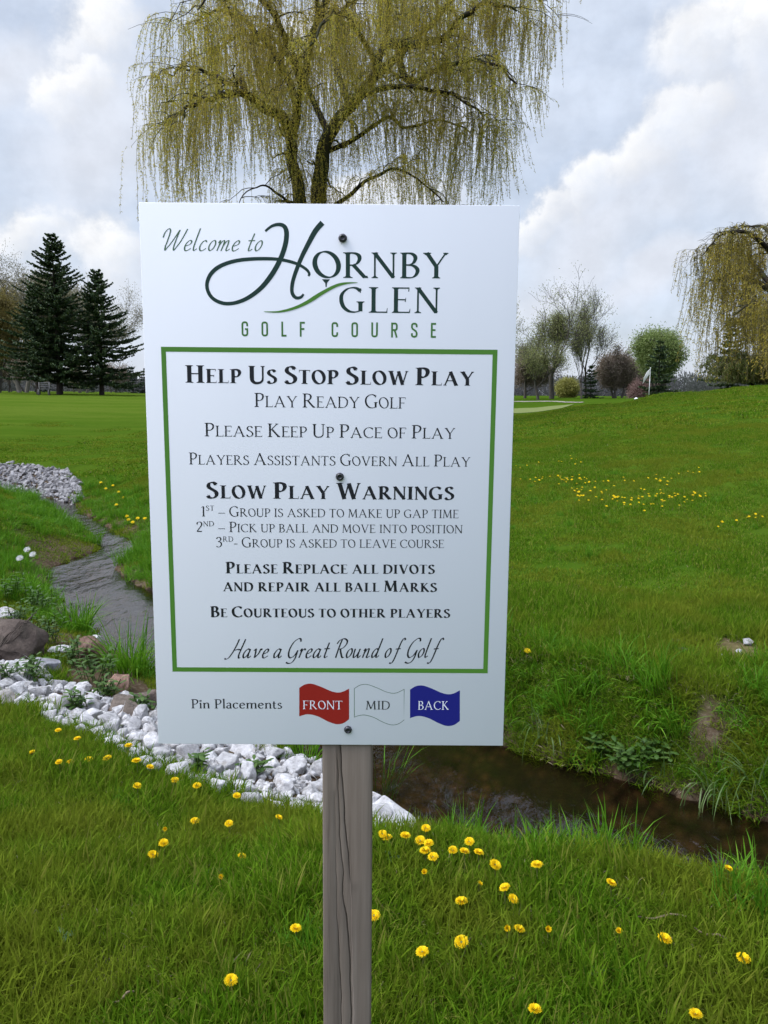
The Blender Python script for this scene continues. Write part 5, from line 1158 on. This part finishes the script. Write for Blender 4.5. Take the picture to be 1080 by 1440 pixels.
def band():
    x = r.uniform(max(RK_X0, -3.4), RK_X1); lo = np.interp(x, RK_LO[:, 0], RK_LO[:, 1]); up = np.interp(x, RK_UP[:, 0], RK_UP[:, 1]); y = r.uniform(lo - .02, up + .03)
    return x, y
def big_(): x, y = band(); return x, y, r.uniform(.060, .088)
def med_(): x, y = band(); return x, y, r.uniform(.038, .060)
def sml_(): x, y = band(); return x, y, r.uniform(.022, .038)
dart(300, big_, 0, near=.74); dart(3000, med_, 0, near=.70); dart(3000, sml_, 0, near=.66)
order = sorted(pl, key=lambda q: -q[2] / hypot(q[0], q[1]))[:285]
GR = 'white limestone rocks along the near creek bank'
for i, (x, y, s, l) in enumerate(order):
    o = link('white_rock', rocks[i % 16]); put(o, x, y, s, .38)
    tag(o, 'white broken limestone rock in the stony band along the creek bank', 'rock', GR)
# the rubble wedged between them, too small and too many to count
def chips(name, X, Y, meshes, s0, s1):
    c = bpy.data.collections.new(name)
    for me in meshes: c.objects.link(bpy.data.objects.new(name + '_chip', me))
    n = len(X); s = rng.uniform(s0, s1, n)
    return scatter(name, np.stack([X, Y, height(X, Y) + s * .25], 1), rng.uniform(0, 6.28, (n, 3)), np.stack([s] * 3, 1), rng.integers(0, len(meshes), n), c)
X = rng.uniform(RK_X0, RK_X1, 9000); Y = rng.uniform(2.5, 7, 9000); k_ = in_rocks(X, Y, .01); chips('white_gravel', X[k_][:3200], Y[k_][:3200], rocks[:8], .012, .032)
# single rocks one can point to
for q, s, lab, m_, nm, sq in (((556, 1170), .12, 'flat white rock just right of the wooden post, last of the stony band', CLEAN, 'white_rock', (1.5, .8, .6)),
                       ((536, 1164), .09, 'white rock between the wooden post and the flat white rock', CLEAN, 'white_rock', (1.1, .9, .8)),
                       ((478, 1120), .10, 'white rock directly behind the wooden post', LIME, 'white_rock', (1, 1, .8)),
                       ((8, 868), .13, 'white rock on the upper edge of the dark brown boulder', LIME, 'white_rock', (1, .9, .7)),
                       ((66, 945), .12, 'pale grey rock standing among weeds below the dark boulder', stonemat('grey_limestone', (.2, .2, .21), (.3, .3, .31), (.42, .42, .43), (.2, .18, .15)), 'grey_rock', (1, .8, .9)),
                       ((4, 992), .10, 'tan grey rock at the photo edge where the stony band begins', stonemat('tan_limestone', (.2, .185, .16), (.3, .28, .25), (.4, .38, .34), (.2, .17, .13)), 'grey_rock', (1, 1, .9)),
                       ((28, 940), .10, 'white rock among weeds under the dark boulder', LIME, 'white_rock', (1, .9, .7)),
                       ((135, 902), .07, 'small white rock between the two reddish boulders', LIME, 'white_rock', (1, .9, .7)),
                       ((85, 918), .09, 'white rock half sunk in weeds beside the pale grey rock', LIME, 'white_rock', (1.2, .9, .6)),
                       ((14, 922), .35, 'big dark brown boulder with white rocks at its foot', BROWN, 'boulder', (1.15, .8, .68)),
                       ((126, 928), .19, 'pointed reddish boulder beside the creek between two grass tufts', REDST, 'boulder', (1.05, .8, .85)),
                       ((168, 972), .13, 'small reddish boulder under the wide grass tuft', REDST, 'boulder', (1.15, .8, .7)),
                       ((180, 1008), .14, 'low flat brown boulder at the back of the white stones', stonemat('dun_boulder', (.07, .055, .044), (.11, .088, .068), (.15, .12, .095), (.08, .065, .05)), 'boulder', (1.4, .8, .45)),
                       ((206, 992), .13, 'brown boulder tucked against the left edge of the sign', stonemat('umber_boulder', (.08, .062, .05), (.12, .09, .07), (.16, .13, .1), (.07, .06, .045)), 'boulder', (1, .9, .7))):
    P = on_ground(*q); o = link(nm, stone_mesh(nm, int(q[0]) + 300, m_, .13 if nm == 'boulder' else .06, sq, 22 if nm == 'boulder' else 16, 3 if nm == 'boulder' else 2)); put(o, P[0], P[1], s, .12 if q[0] > 530 else .42, up=.12); tag(o, lab, 'rock' if 'rock' in nm else 'boulder')
# far stone apron at the bend upstream
far_rocks = [stone_mesh('apron_stone', 140 + i, stonemat('grey_lime_' + 'abcdefgh'[i], (.17, .163, .155), (.26, .25, .24), (.37, .358, .345), (.2, .18, .15)), .05, (1, .85, .65), 13) for i in range(8)]
r = np.random.default_rng(15); pl = []
def apron():
    x, y = r.uniform(-10.2, -5.8), r.uniform(13.5, 18.8); e, s = creek(x, y); e, s = float(e), float(s)
    w = np.interp(x, [-10, -9, -8, -7, -6.3, -5.85], [2.0, 1.8, 1.6, 1.35, .8, .2])
    if s < 0 or e < 0.02 or e > w: return x, y, None
    return x, y, r.uniform(.055, .105)
dart(6000, apron, 0, near=.70)
for i, (x, y, s, l) in enumerate(sorted(pl, key=lambda q: q[1] - .3 * q[0])[:290]):
    o = link('apron_stone', far_rocks[(i * 5) % 8]); put(o, x, y, s, .25); tag(o, 'grey white rock in the stone apron at the far bend of the creek', 'rock', 'rocks in the far stone apron')
X = rng.uniform(-13, -5, 9000); Y = rng.uniform(13, 20, 9000); k_ = in_apron(X, Y); chips('grey_gravel', X[k_][:3500], Y[k_][:3500], far_rocks, .03, .075)
# pebbles of the worn patch
for q, s, lab in (((1050, 907), .045, 'pale pebble at the edge of the worn lawn patch'), ((1040, 921), .035, 'round pale pebble in the worn patch of lawn'), ((1015, 925), .03, 'small pale pebble left in the bare patch of lawn'), ((965, 918), .05, 'flat grey stone lying in the lawn left of the bare patch'), ((950, 905), .04, 'longer grey stone lying beside the flat grey stone')):
    P = on_ground(*q); o = link('pebble', stone_mesh('pebble', int(q[0]), LIME if 'pale' in lab else BROWN, .05, (1.3, .9, .55), 12)); put(o, P[0], P[1], s, .3, up=.1); tag(o, lab, 'pebble')

# ------------------------------------------------------------------ tufts, weeds, twigs
for q, n, h0, h1, sp_r, lab in (((110, 888), 130, .22, .42, .10, 'grass tuft standing in the creek left of the pointed reddish boulder'), ((182, 945), 190, .24, .50, .16, 'wide dark grass tuft overhanging the creek beside the sign edge')):
    P = on_ground(*q); V, F = blades(n, 0, h0, h1, .009, 1.0, int(q[0]), .32, clump=sp_r, seg=5)
    tag(link('grass_tuft', mesh_from('grass_tuft', V, F, TALL), loc=tuple(P)), lab, 'grass tuft')
DROOP = leafmat('drooping_blade', [(.060, .115, .022), (.085, .140, .032), (.11, .155, .05)], .35, .5)
for q, n, lab in (((1010, 1112), 60, 'pale drooping grass clump trailing into the creek'), ((925, 1095), 26, 'smaller drooping grass clump left of the pale one'), ((765, 1040), 30, 'dry edged grass clump hanging over the water at the sign edge'), ((1066, 1100), 45, 'drooping grass clump at the creek by the photo edge')):
    P = on_ground(*q); V, F = blades(n, 0, .14, .28, .008, 2.6, int(q[0]), .75, clump=.09, seg=6)
    tag(link('drooping_grass', mesh_from('drooping_grass', V, F, DROOP), loc=(P[0], P[1], P[2] + .03)), lab, 'grass clump')
for q, n, lab in (((538, 1120), 45, 'tall thin grass clump beside the post at the creek'), ((430, 1072), 60, 'dark grass clump behind the white rocks left of the post')):
    P = on_ground(*q); V, F = blades(n, 0, .2, .42, .006, .8, int(q[0]), .25, clump=.09, seg=5)
    tag(link('grass_tuft', mesh_from('grass_tuft', V, F, [TALL]), loc=tuple(P)), lab, 'grass tuft')
WEED = leafmat('weed_leaf', [(.036, .082, .012), (.055, .110, .018), (.075, .130, .026)], .35, .5)
DOCK = leafmat('dock_leaf', [(.055, .110, .035), (.075, .13, .045)], .3, .5)
def leafy(name, P, n, H, L, Wd, seed, lab, m, rosette=False):
    r = np.random.default_rng(seed); root = empty(name, tuple(P)); tag(root, lab, 'weed')
    st, lv = MB(), MB()
    for k_ in range(n):
        a = r.uniform(0, 6.28); ln = r.uniform(.1, .6); hh = H * r.uniform(.6, 1.1) * (0.02 if rosette else 1); o = r.normal(0, H * .25 * (not rosette), 2)
        t = np.linspace(0, 1, 5); Q = np.stack([o[0] + cos(a) * ln * hh * t, o[1] + sin(a) * ln * hh * t, hh * t], 1)
        if not rosette: st.tube(Q, .0028, 4)
        for j in range(1 if rosette else 6):
            u = 1 if rosette else .35 + .65 * j / 5; b = Q[0] + (Q[-1] - Q[0]) * u; aa = a + (j * 2.4) + r.normal(0, .3); el_ = r.uniform(.0, .7)
            d = np.array([cos(aa) * cos(el_), sin(aa) * cos(el_), sin(el_)]); w = np.array([-sin(aa), cos(aa), 0]); up = np.cross(d, w); l_ = L * r.uniform(.6, 1.15); wd_ = Wd * r.uniform(.7, 1.2) / 2
            V = [b]; 
            for s_, ww, dr in ((.3, .8, .02), (.6, 1.0, -.04), (.85, .6, -.12)):
                c_ = b + d * l_ * s_ + np.array([0, 0, dr * l_]); V += [c_ + w * wd_ * ww - up * wd_ * .15, c_ + up * wd_ * .12, c_ - w * wd_ * ww - up * wd_ * .15]
            V.append(b + d * l_ + np.array([0, 0, -.2 * l_]))
            lv.add(V, [(0, 2, 1), (0, 3, 2), (1, 2, 5, 4), (2, 3, 6, 5), (4, 5, 8, 7), (5, 6, 9, 8), (7, 8, 10), (8, 9, 10)])
    if not rosette: st.build('stem', [WEED], root)
    lv.build('leaves', [m], root, True)
for q, n, H, lab in (((70, 905), 16, .22, 'leafy weed clump between the dark boulder and the pointed reddish one'), ((45, 958), 9, .14, 'small leafy weed among the white rocks at the pale grey rock'), ((12, 960), 10, .15, 'leafy weed at the photo edge below the dark boulder'),
                     ((135, 960), 18, .22, 'tall leafy weed below the pointed reddish boulder'), ((110, 1000), 9, .12, 'low leafy weed growing out of the white rocks'), ((205, 1005), 9, .12, 'low leafy weed beside the brown boulder at the sign edge'), ((60, 862), 16, .25, 'leafy weed bank above the dark boulder'), ((95, 880), 12, .2, 'leafy weed left of the creek grass tuft'), ((20, 842), 16, .22, 'mossy green weed patch at the photo edge above the boulder'),
                     ((30, 880), 14, .2, 'leafy weed spilling over the top of the dark brown boulder'), ((150, 985), 12, .14, 'small weed between the small reddish boulder and the white stones'), ((100, 935), 14, .18, 'weed in front of the pointed reddish boulder'), ((885, 1085), 14, .14, 'broad leaved weed hanging from the far bank'), ((845, 1065), 9, .12, 'low weed beside the broad leaved one on the far bank'), ((925, 1070), 9, .13, 'weed above the drooping grass on the far bank'), ((360, 1090), 6, .09, 'small weed sprouting between white rocks left of the post'), ((280, 1085), 5, .09, 'thin weed in the white rocks below the sign')):
    P = on_ground(*q); leafy('leafy_weed', P, n, H, .065 if q[0] < 500 else .07, .024 if q[0] < 500 else .028, int(q[0] + q[1]), lab, WEED)
for q, n, L, lab in (((553, 1216), 5, .05, 'grey green dock leaf rosette just right of the post'), ((300, 1240), 6, .04, 'flat leaf rosette in the lawn left of the post'), ((840, 1385), 6, .035, 'flat leaf rosette in the lawn right of the post'), ((90, 1330), 5, .035, 'small leaf rosette in the lawn corner')):
    P = on_ground(*q); leafy('leaf_rosette', (P[0], P[1], P[2] + .03), n, .03, L, L * .55, int(q[0]), lab, DOCK, True)
TWIG = simple('dry_twig', (.15, .115, .07), .8, .1, 60, .4)
for q, L, a, lab in (((930, 1307), .075, .1, 'dry brown twig lying on the lawn among dandelions'), ((655, 1352), .05, 1.2, 'short dead stalk under the dandelion near the post'), ((175, 1425), .03, .9, 'pale dead blade lying in the lawn corner'), ((1000, 1335), .05, -.5, 'dead stalk tangle beside the photo edge dandelion')):
    P = on_ground(*q); b = MB(); t = np.linspace(-1, 1, 7)
    b.tube(np.stack([L * t * cos(a), L * t * sin(a), .042 + .006 * np.sin(t * 4)], 1), .0028 * (1.2 - .4 * t ** 2), 6); tag(b.build('twig', [TWIG], None, True), lab, 'twig').location = tuple(P)
# ------------------------------------------------------------------ dandelions
PET = leafmat('dandelion_petal', [(.62, .38, .006), (.78, .56, .008), (.84, .65, .014)], .25, .55, spec=.1)
STEMM = leafmat('dandelion_stem', [(.10, .13, .03), (.14, .14, .045)], .1, .5)
DLEAF = leafmat('dandelion_leaf', [(.035, .080, .012), (.05, .10, .018)], .3, .5)
def head(seed, n=150, R_=.0195, closed=0.0):
    r = np.random.default_rng(seed); V = []
    for k_ in range(n):
        f = (k_ + .5) / n; a = k_ * 2.39996; rr = R_ * (f ** .5) * r.uniform(.9, 1.08); tilt_ = (1 - f ** .6) * 1.0 + .06 + closed
        d = np.array([cos(a) * cos(tilt_), sin(a) * cos(tilt_), sin(tilt_)]); w = np.array([-sin(a), cos(a), 0]) * .0014
        b = np.array([0, 0, .002]) + np.array([cos(a), sin(a), 0]) * .002; L = (R_ * .55 + rr * .55) * r.uniform(.88, 1.06); e = b + d * L + np.array([0, 0, -.0012 * f])
        V += [b - w * .5, b + w * .5, b + d * L * .6 + w, e + w * .7, e - w * .7, b + d * L * .6 - w]
    V = np.array(V); i = np.arange(n)[:, None] * 6
    return V, np.concatenate([i + np.array([[0, 1, 2, 5]]), i + np.array([[5, 2, 3, 4]])])
HEADS = [mesh_from('flower_head', *head(s, n, R_, c_), PET) for s, n, R_, c_ in ((1, 170, .0205, 0), (2, 150, .019, .12), (3, 160, .0195, .05), (4, 90, .014, .75))]
_b = MB(); _b.tube([(0, 0, -1), (.06, .02, -.6), (.03, .03, -.25), (0, 0, 0)], [.05, .045, .04, .04], 6); STEM_ME = _b.mesh('stem', [STEMM], True)
_b = MB(); _b.lathe([(.002, -.006), (.0062, -.004), (.0066, .001), (.004, .004)], 10); CALYX = _b.mesh('calyx', [STEMM], True)
def dandelion(px, py, lab, group=None, small=False, half=False):
    k_ = int(px * 7 + py) % 3; r = np.random.default_rng(int(px * 13 + py)); h = r.uniform(.055, .09) if py > 1100 else r.uniform(.06, .085)
    P = on_ground(px, py, h); root = empty('dandelion', tuple(P)); tag(root, lab, 'dandelion', group)
    hd = link('flower_head', HEADS[3] if small else HEADS[k_], root); hd.location = (0, 0, h); s = (.8 if small else r.uniform(.70, .98)); hd.scale = (s,) * 3
    hd.rotation_euler = (r.uniform(-.05, .42), r.normal(0, .2), 0) if not small else (r.normal(.3, .3), r.normal(0, .3), 0)   # they turn to the open side of the bank
    hd.rotation_euler.z = 0
    link('calyx', CALYX, hd)
    st = link('stem', STEM_ME, root); st.location = (0, 0, h - .002); st.scale = (.05, .05, h)
DL = [(82, 1028, 'dandelion at the upper end of the lawn, first below the white rocks'), (109, 1040, 'dandelion touching the white rocks, right of the topmost one'), (45, 1060, 'flat dandelion bloom nearest the photo edge below the white rocks'), (83, 1073, 'left one of a close pair of dandelions below the white rocks'), (99, 1073, 'right one of a close pair of dandelions below the white rocks'),
      (125, 1069, 'small dandelion just right of the close pair below the rocks'), (151, 1067, 'dandelion midway along the lawn edge below the white rocks'), (181, 1050, 'bright dandelion hard against the white rocks left of the sign'), (192, 1071, 'dandelion below the bright one at the white rocks'), (211, 1080, 'dandelion under the lower left corner of the sign'),
      (246, 1099, 'wide flat dandelion below the sign corner, at the rocks'), (277, 1106, 'dandelion bordering the white rocks, right of the wide flat one'), (193, 1107, 'lone dandelion a step below the lawn edge row'), (333, 1120, 'dandelion in front of the rocks under the pin placements lettering'), (274, 1156, 'left of two level dandelions on the open lawn'), (322, 1159, 'right of two level dandelions on the open lawn'),
      (392, 1151, 'dandelion at the rocks nearest the post on its left'), (233, 1167, 'small orange dandelion just above the largest one left of the post'), (230, 1187, 'largest dandelion left of the post'), (215, 1203, 'dandelion tucked under the largest one left of the post'), (340, 1206, 'flat dandelion midway between the post and the largest left one'), (310, 1235, 'tiny half closed dandelion on the lawn left of the post'),
      (416, 1308, 'dandelion close to the post on its left'), (325, 1381, 'lowest dandelion left of the post'),
      (538, 1174, 'dandelion next to the post below the flat white rock'), (545, 1180, 'dandelion bloom crowding the one next to the post'), (570, 1177, 'dandelion a little right of the flat white rock'), (599, 1167, 'topmost dandelion of the cluster right of the post'), (591, 1184, 'upper left bloom inside the dandelion cluster right of the post'), (603, 1189, 'middle bloom inside the dandelion cluster right of the post'), (598, 1198, 'lower left bloom inside the dandelion cluster right of the post'), (609, 1206, 'lowest bloom of the dandelion cluster right of the post'),
      (597, 1228, 'small closing dandelion hidden in grass below the cluster'), (637, 1197, 'dandelion seen edge on right of the cluster'), (660, 1185, 'upper dandelion of the loose three right of the cluster'), (653, 1199, 'middle dandelion of the loose three right of the cluster'), (673, 1200, 'right dandelion of the loose three beyond the cluster'), (696, 1218, 'dandelion low in the long grass between cluster and lone bloom'), (755, 1219, 'flat dandelion in the long grass under the creek bend'),
      (673, 1245, 'side on dandelion below the loose three'), (710, 1249, 'round dandelion above a flat one in the middle of the right lawn'), (649, 1270, 'dandelion with a dark weed beside it right of the post'), (721, 1266, 'flat dandelion under the round one in the right lawn'), (859, 1243, 'lone dandelion on a tall stem in the long grass'), (1024, 1222, 'dandelion by the creek at the photo edge'), (526, 1289, 'dandelion half hidden by the post'),
      (713, 1308, 'tiny dandelion left of a round one in the right lawn'), (730, 1309, 'round dandelion low in the right lawn beside a tiny one'), (770, 1309, 'half closed tiny dandelion in the right lawn'), (649, 1327, 'dandelion leaning on a dead stalk right of the post'), (594, 1340, 'flat dandelion right of the post near the photo bottom'), (870, 1312, 'small dandelion left of the dry twig'), (934, 1323, 'round dandelion just under the dry twig'), (1045, 1351, 'dandelion low at the photo edge beyond the dead stalks'),
      (752, 1421, 'biggest dandelion at the photo bottom right of the post'), (978, 1429, 'dandelion cut by the photo bottom toward the corner')]
SMALL = {(310, 1235), (233, 1167), (597, 1228), (713, 1308), (770, 1309), (870, 1312), (673, 1245)}
for x, y, lab in DL: dandelion(x, y, lab, 'dandelions in the near lawn', (x, y) in SMALL)
# the many small ones on the far lawn, a few pixels each
V0, F0 = head(8, 40, .021); b = MB(); b.V = [V0 + [0, 0, .05]]; b.F = [tuple(f) for f in F0.tolist()]; b.mi = [0] * len(F0); b.n = len(V0); b.tube([(0, 0, -.02), (0, 0, .05)], .0025, 4, 1)
SMD = b.mesh('dandelion', [PET, STEMM])
r = np.random.default_rng(31); far = []
for cx, cy, sx, sy, n in ((770, 678, 22, 3, 22), (815, 678, 12, 3, 14), (815, 698, 6, 4, 12), (860, 706, 20, 6, 24), (905, 702, 18, 4, 14), (945, 704, 12, 5, 14), (975, 702, 8, 5, 10), (790, 650, 14, 4, 8), (920, 678, 16, 4, 9), (975, 665, 6, 4, 5), (1030, 728, 22, 8, 8), (860, 684, 30, 5, 12), (735, 655, 14, 5, 4)):
    for _ in range(n): far.append((r.normal(cx, sx * 1.35), r.normal(cy, sy * 1.2)))
for x, y in far:
    P = on_ground(x, y); o = link('dandelion', SMD, loc=(P[0], P[1], P[2])); o.scale = (r.uniform(.5, .85),) * 3; o.rotation_euler = (r.uniform(.0, .8), 0, r.uniform(-.5, .5))
    tag(o, 'tiny yellow dandelion in the loose drift across the far lawn', 'dandelion', 'dandelions drifting across the far lawn')
for x, y in ((150, 692), (160, 688), (168, 697), (175, 705), (182, 737), (188, 741), (180, 733), (195, 736), (165, 716), (740, 928), (205, 735), (143, 684)):
    P = on_ground(x, y); o = link('dandelion', SMD, loc=tuple(P)); o.scale = (1.5,) * 3 if y < 900 else (1,) * 3; o.rotation_euler = (.5, 0, 0)
    if y > 900: tag(o, 'lone small dandelion on the far bank lawn beside the sign', 'dandelion')
    else: tag(o, 'tiny yellow dandelion in the rough beside the creek upstream', 'dandelion', 'dandelions beside the upstream creek')
WFL = leafmat('white_petal', [(.62, .62, .58), (.74, .74, .70)], .3, .6)
WHM = mesh_from('flower_head', *head(12, 90, .03, .25), WFL)
for x, y, lab in ((40, 792, 'upper of two round white wildflowers by the crumbled bank'), (48, 799, 'lower of two round white wildflowers by the crumbled bank'), (30, 806, 'faded white wildflower left of the two round ones')):
    P = on_ground(x, y + 6); root = empty('white_wildflower', tuple(P)); tag(root, lab, 'wildflower')
    hd = link('flower_head', WHM, root); hd.location = (0, 0, .20); hd.scale = (1.3,) * 3; hd.rotation_euler = (.8, 0, 0); st = link('stem', STEM_ME, root); st.location = (0, 0, .2); st.scale = (.06, .06, .2)

# ------------------------------------------------------------------ the course: flag, green, path, bench, post
def sheet(name, pts, m, lift=.02, n=30, rows=6):
    """a sheet draped on the land between two edges"""
    a, b = cat_rom([p[:2] for p in pts[0]], n), cat_rom([p[:2] for p in pts[1]], n); V = []
    for t in np.linspace(0, 1, rows): q = a * (1 - t) + b * t; V.append(np.concatenate([q, (height(q[:, 0], q[:, 1]) + lift)[:, None]], 1))
    V = np.array(V); r_, c_ = V.shape[:2]; i = np.arange(r_ * c_).reshape(r_, c_)
    return tag(link(name, mesh_from(name, V.reshape(-1, 3), np.stack([i[:-1, :-1], i[:-1, 1:], i[1:, 1:], i[1:, :-1]], -1).reshape(-1, 4), m, smooth=True)), kind='structure')
gmm, nt, out = mat('putting_green'); n_ = noise(nt, 1.2, 4, .6, geo_pos(nt)); principled(nt, out, mixc(nt, n_.outputs['Fac'], (.10, .125, .03), (.125, .145, .045)), .9, .1)
gA = [at(x, 0, d=46) for x in (600, 680, 740, 780, 812)]; gB = [at(x, 0, d=58) for x in (600, 690, 750, 795, 832)]
sheet('putting_green', (gA, gB), gmm)
pmm, nt, out = mat('cart_path'); n_ = noise(nt, 3, 4, .6, geo_pos(nt)); principled(nt, out, mixc(nt, n_.outputs['Fac'], (.17, .15, .12), (.24, .215, .18)), .9, .1)
sheet('cart_path', ([at(700, 0, d=78), at(790, 0, d=74), at(820, 0, d=66), at(842, 0, d=61)], [at(700, 0, d=81), at(792, 0, d=77), at(824, 0, d=68.5), at(848, 0, d=63)]), pmm, .03)
WPAINT = simple('white_paint', (.74, .74, .72), .5, .3); CLOTH = leafmat('flag_cloth', [(.70, .70, .66), (.72, .72, .68)], .35, .7)
q = at(944, 0, d=60); fl = empty('golf_flag', (q[0], q[1], hz_(q[0], q[1]))); tag(fl, 'white flag hanging on a white golf flagstick on the hill', 'flagstick')
b = MB(); b.lathe([(.030, -.1), (.030, 1.3), (.022, 1.32), (.022, 2.02), (.034, 2.04), (.034, 2.08), (.0, 2.1)], 10); b.build('flagstick', [WPAINT], fl, True)
V = []; 
for i in range(9):
    t = i / 8
    for j in range(6): s = j / 5; V.append((-.02 - t * .46, .10 * sin(t * 5 + s * 2) * t, 2.0 - s * .40 - .62 * t ** 1.3 - .06 * s * t))
i = np.arange(54).reshape(9, 6); F = np.stack([i[:-1, :-1], i[:-1, 1:], i[1:, 1:], i[1:, :-1]], -1).reshape(-1, 4)
f_ = link('flag', mesh_from('flag', V, F, CLOTH, smooth=True), fl); md = f_.modifiers.new('thickness', 'SOLIDIFY'); md.thickness = .006
P = stand(895, 58, 0); o = link('tee_stone', stone_mesh('tee_stone', 5, WPAINT, .03, (1.5, .9, .8), 16)); put(o, P[0], P[1], .15, .3, up=.05); tag(o, 'small white marker stone on the crest left of the flagstick', 'marker')
BEN = simple('grey_wood', (.13, .125, .115), .8, .1, 20, .3)
P = stand(62, 66, 0); be = empty('garden_bench', P, .2); tag(be, 'small grey bench under the tallest spruce', 'bench')
b = MB(); [b.box((-.42, -.2 + .14 * k_, .43), (.42, -.09 + .14 * k_, .47)) for k_ in range(3)]; b.build('seat', [BEN], be)
b = MB(); [b.box((-.42, .24, .58 + .14 * k_), (.42, .27, .69 + .14 * k_)) for k_ in range(3)]; b.build('backrest', [BEN], be)
for sx in (-.36, .36):
    for sy, h in ((-.2, .428), (.205, .98)): b = MB(); b.box((sx - .04, sy, -.05), (sx + .04, sy + .032, h)); b.build('leg', [BEN], be)
# end of a plank footbridge rail at the photo edge
P = on_ground(-8, 632); rl = empty('bridge_rail', tuple(P), .9); tag(rl, 'end of a weathered timber footbridge rail at the photo edge above the creek', 'railing')
for k_ in range(2): b = MB(); b.box((-.06 - k_ * 1.7, -.06, -.2), (.06 - k_ * 1.7, .06, .72)); b.build('post', [BEN], rl)
b = MB(); b.box((-1.9, -.10, .723), (.14, .10, .77)); b.build('rail', [BEN], rl); b = MB(); b.box((-1.88, .062, .25), (.10, .10, .40)); b.build('board', [BEN], rl)
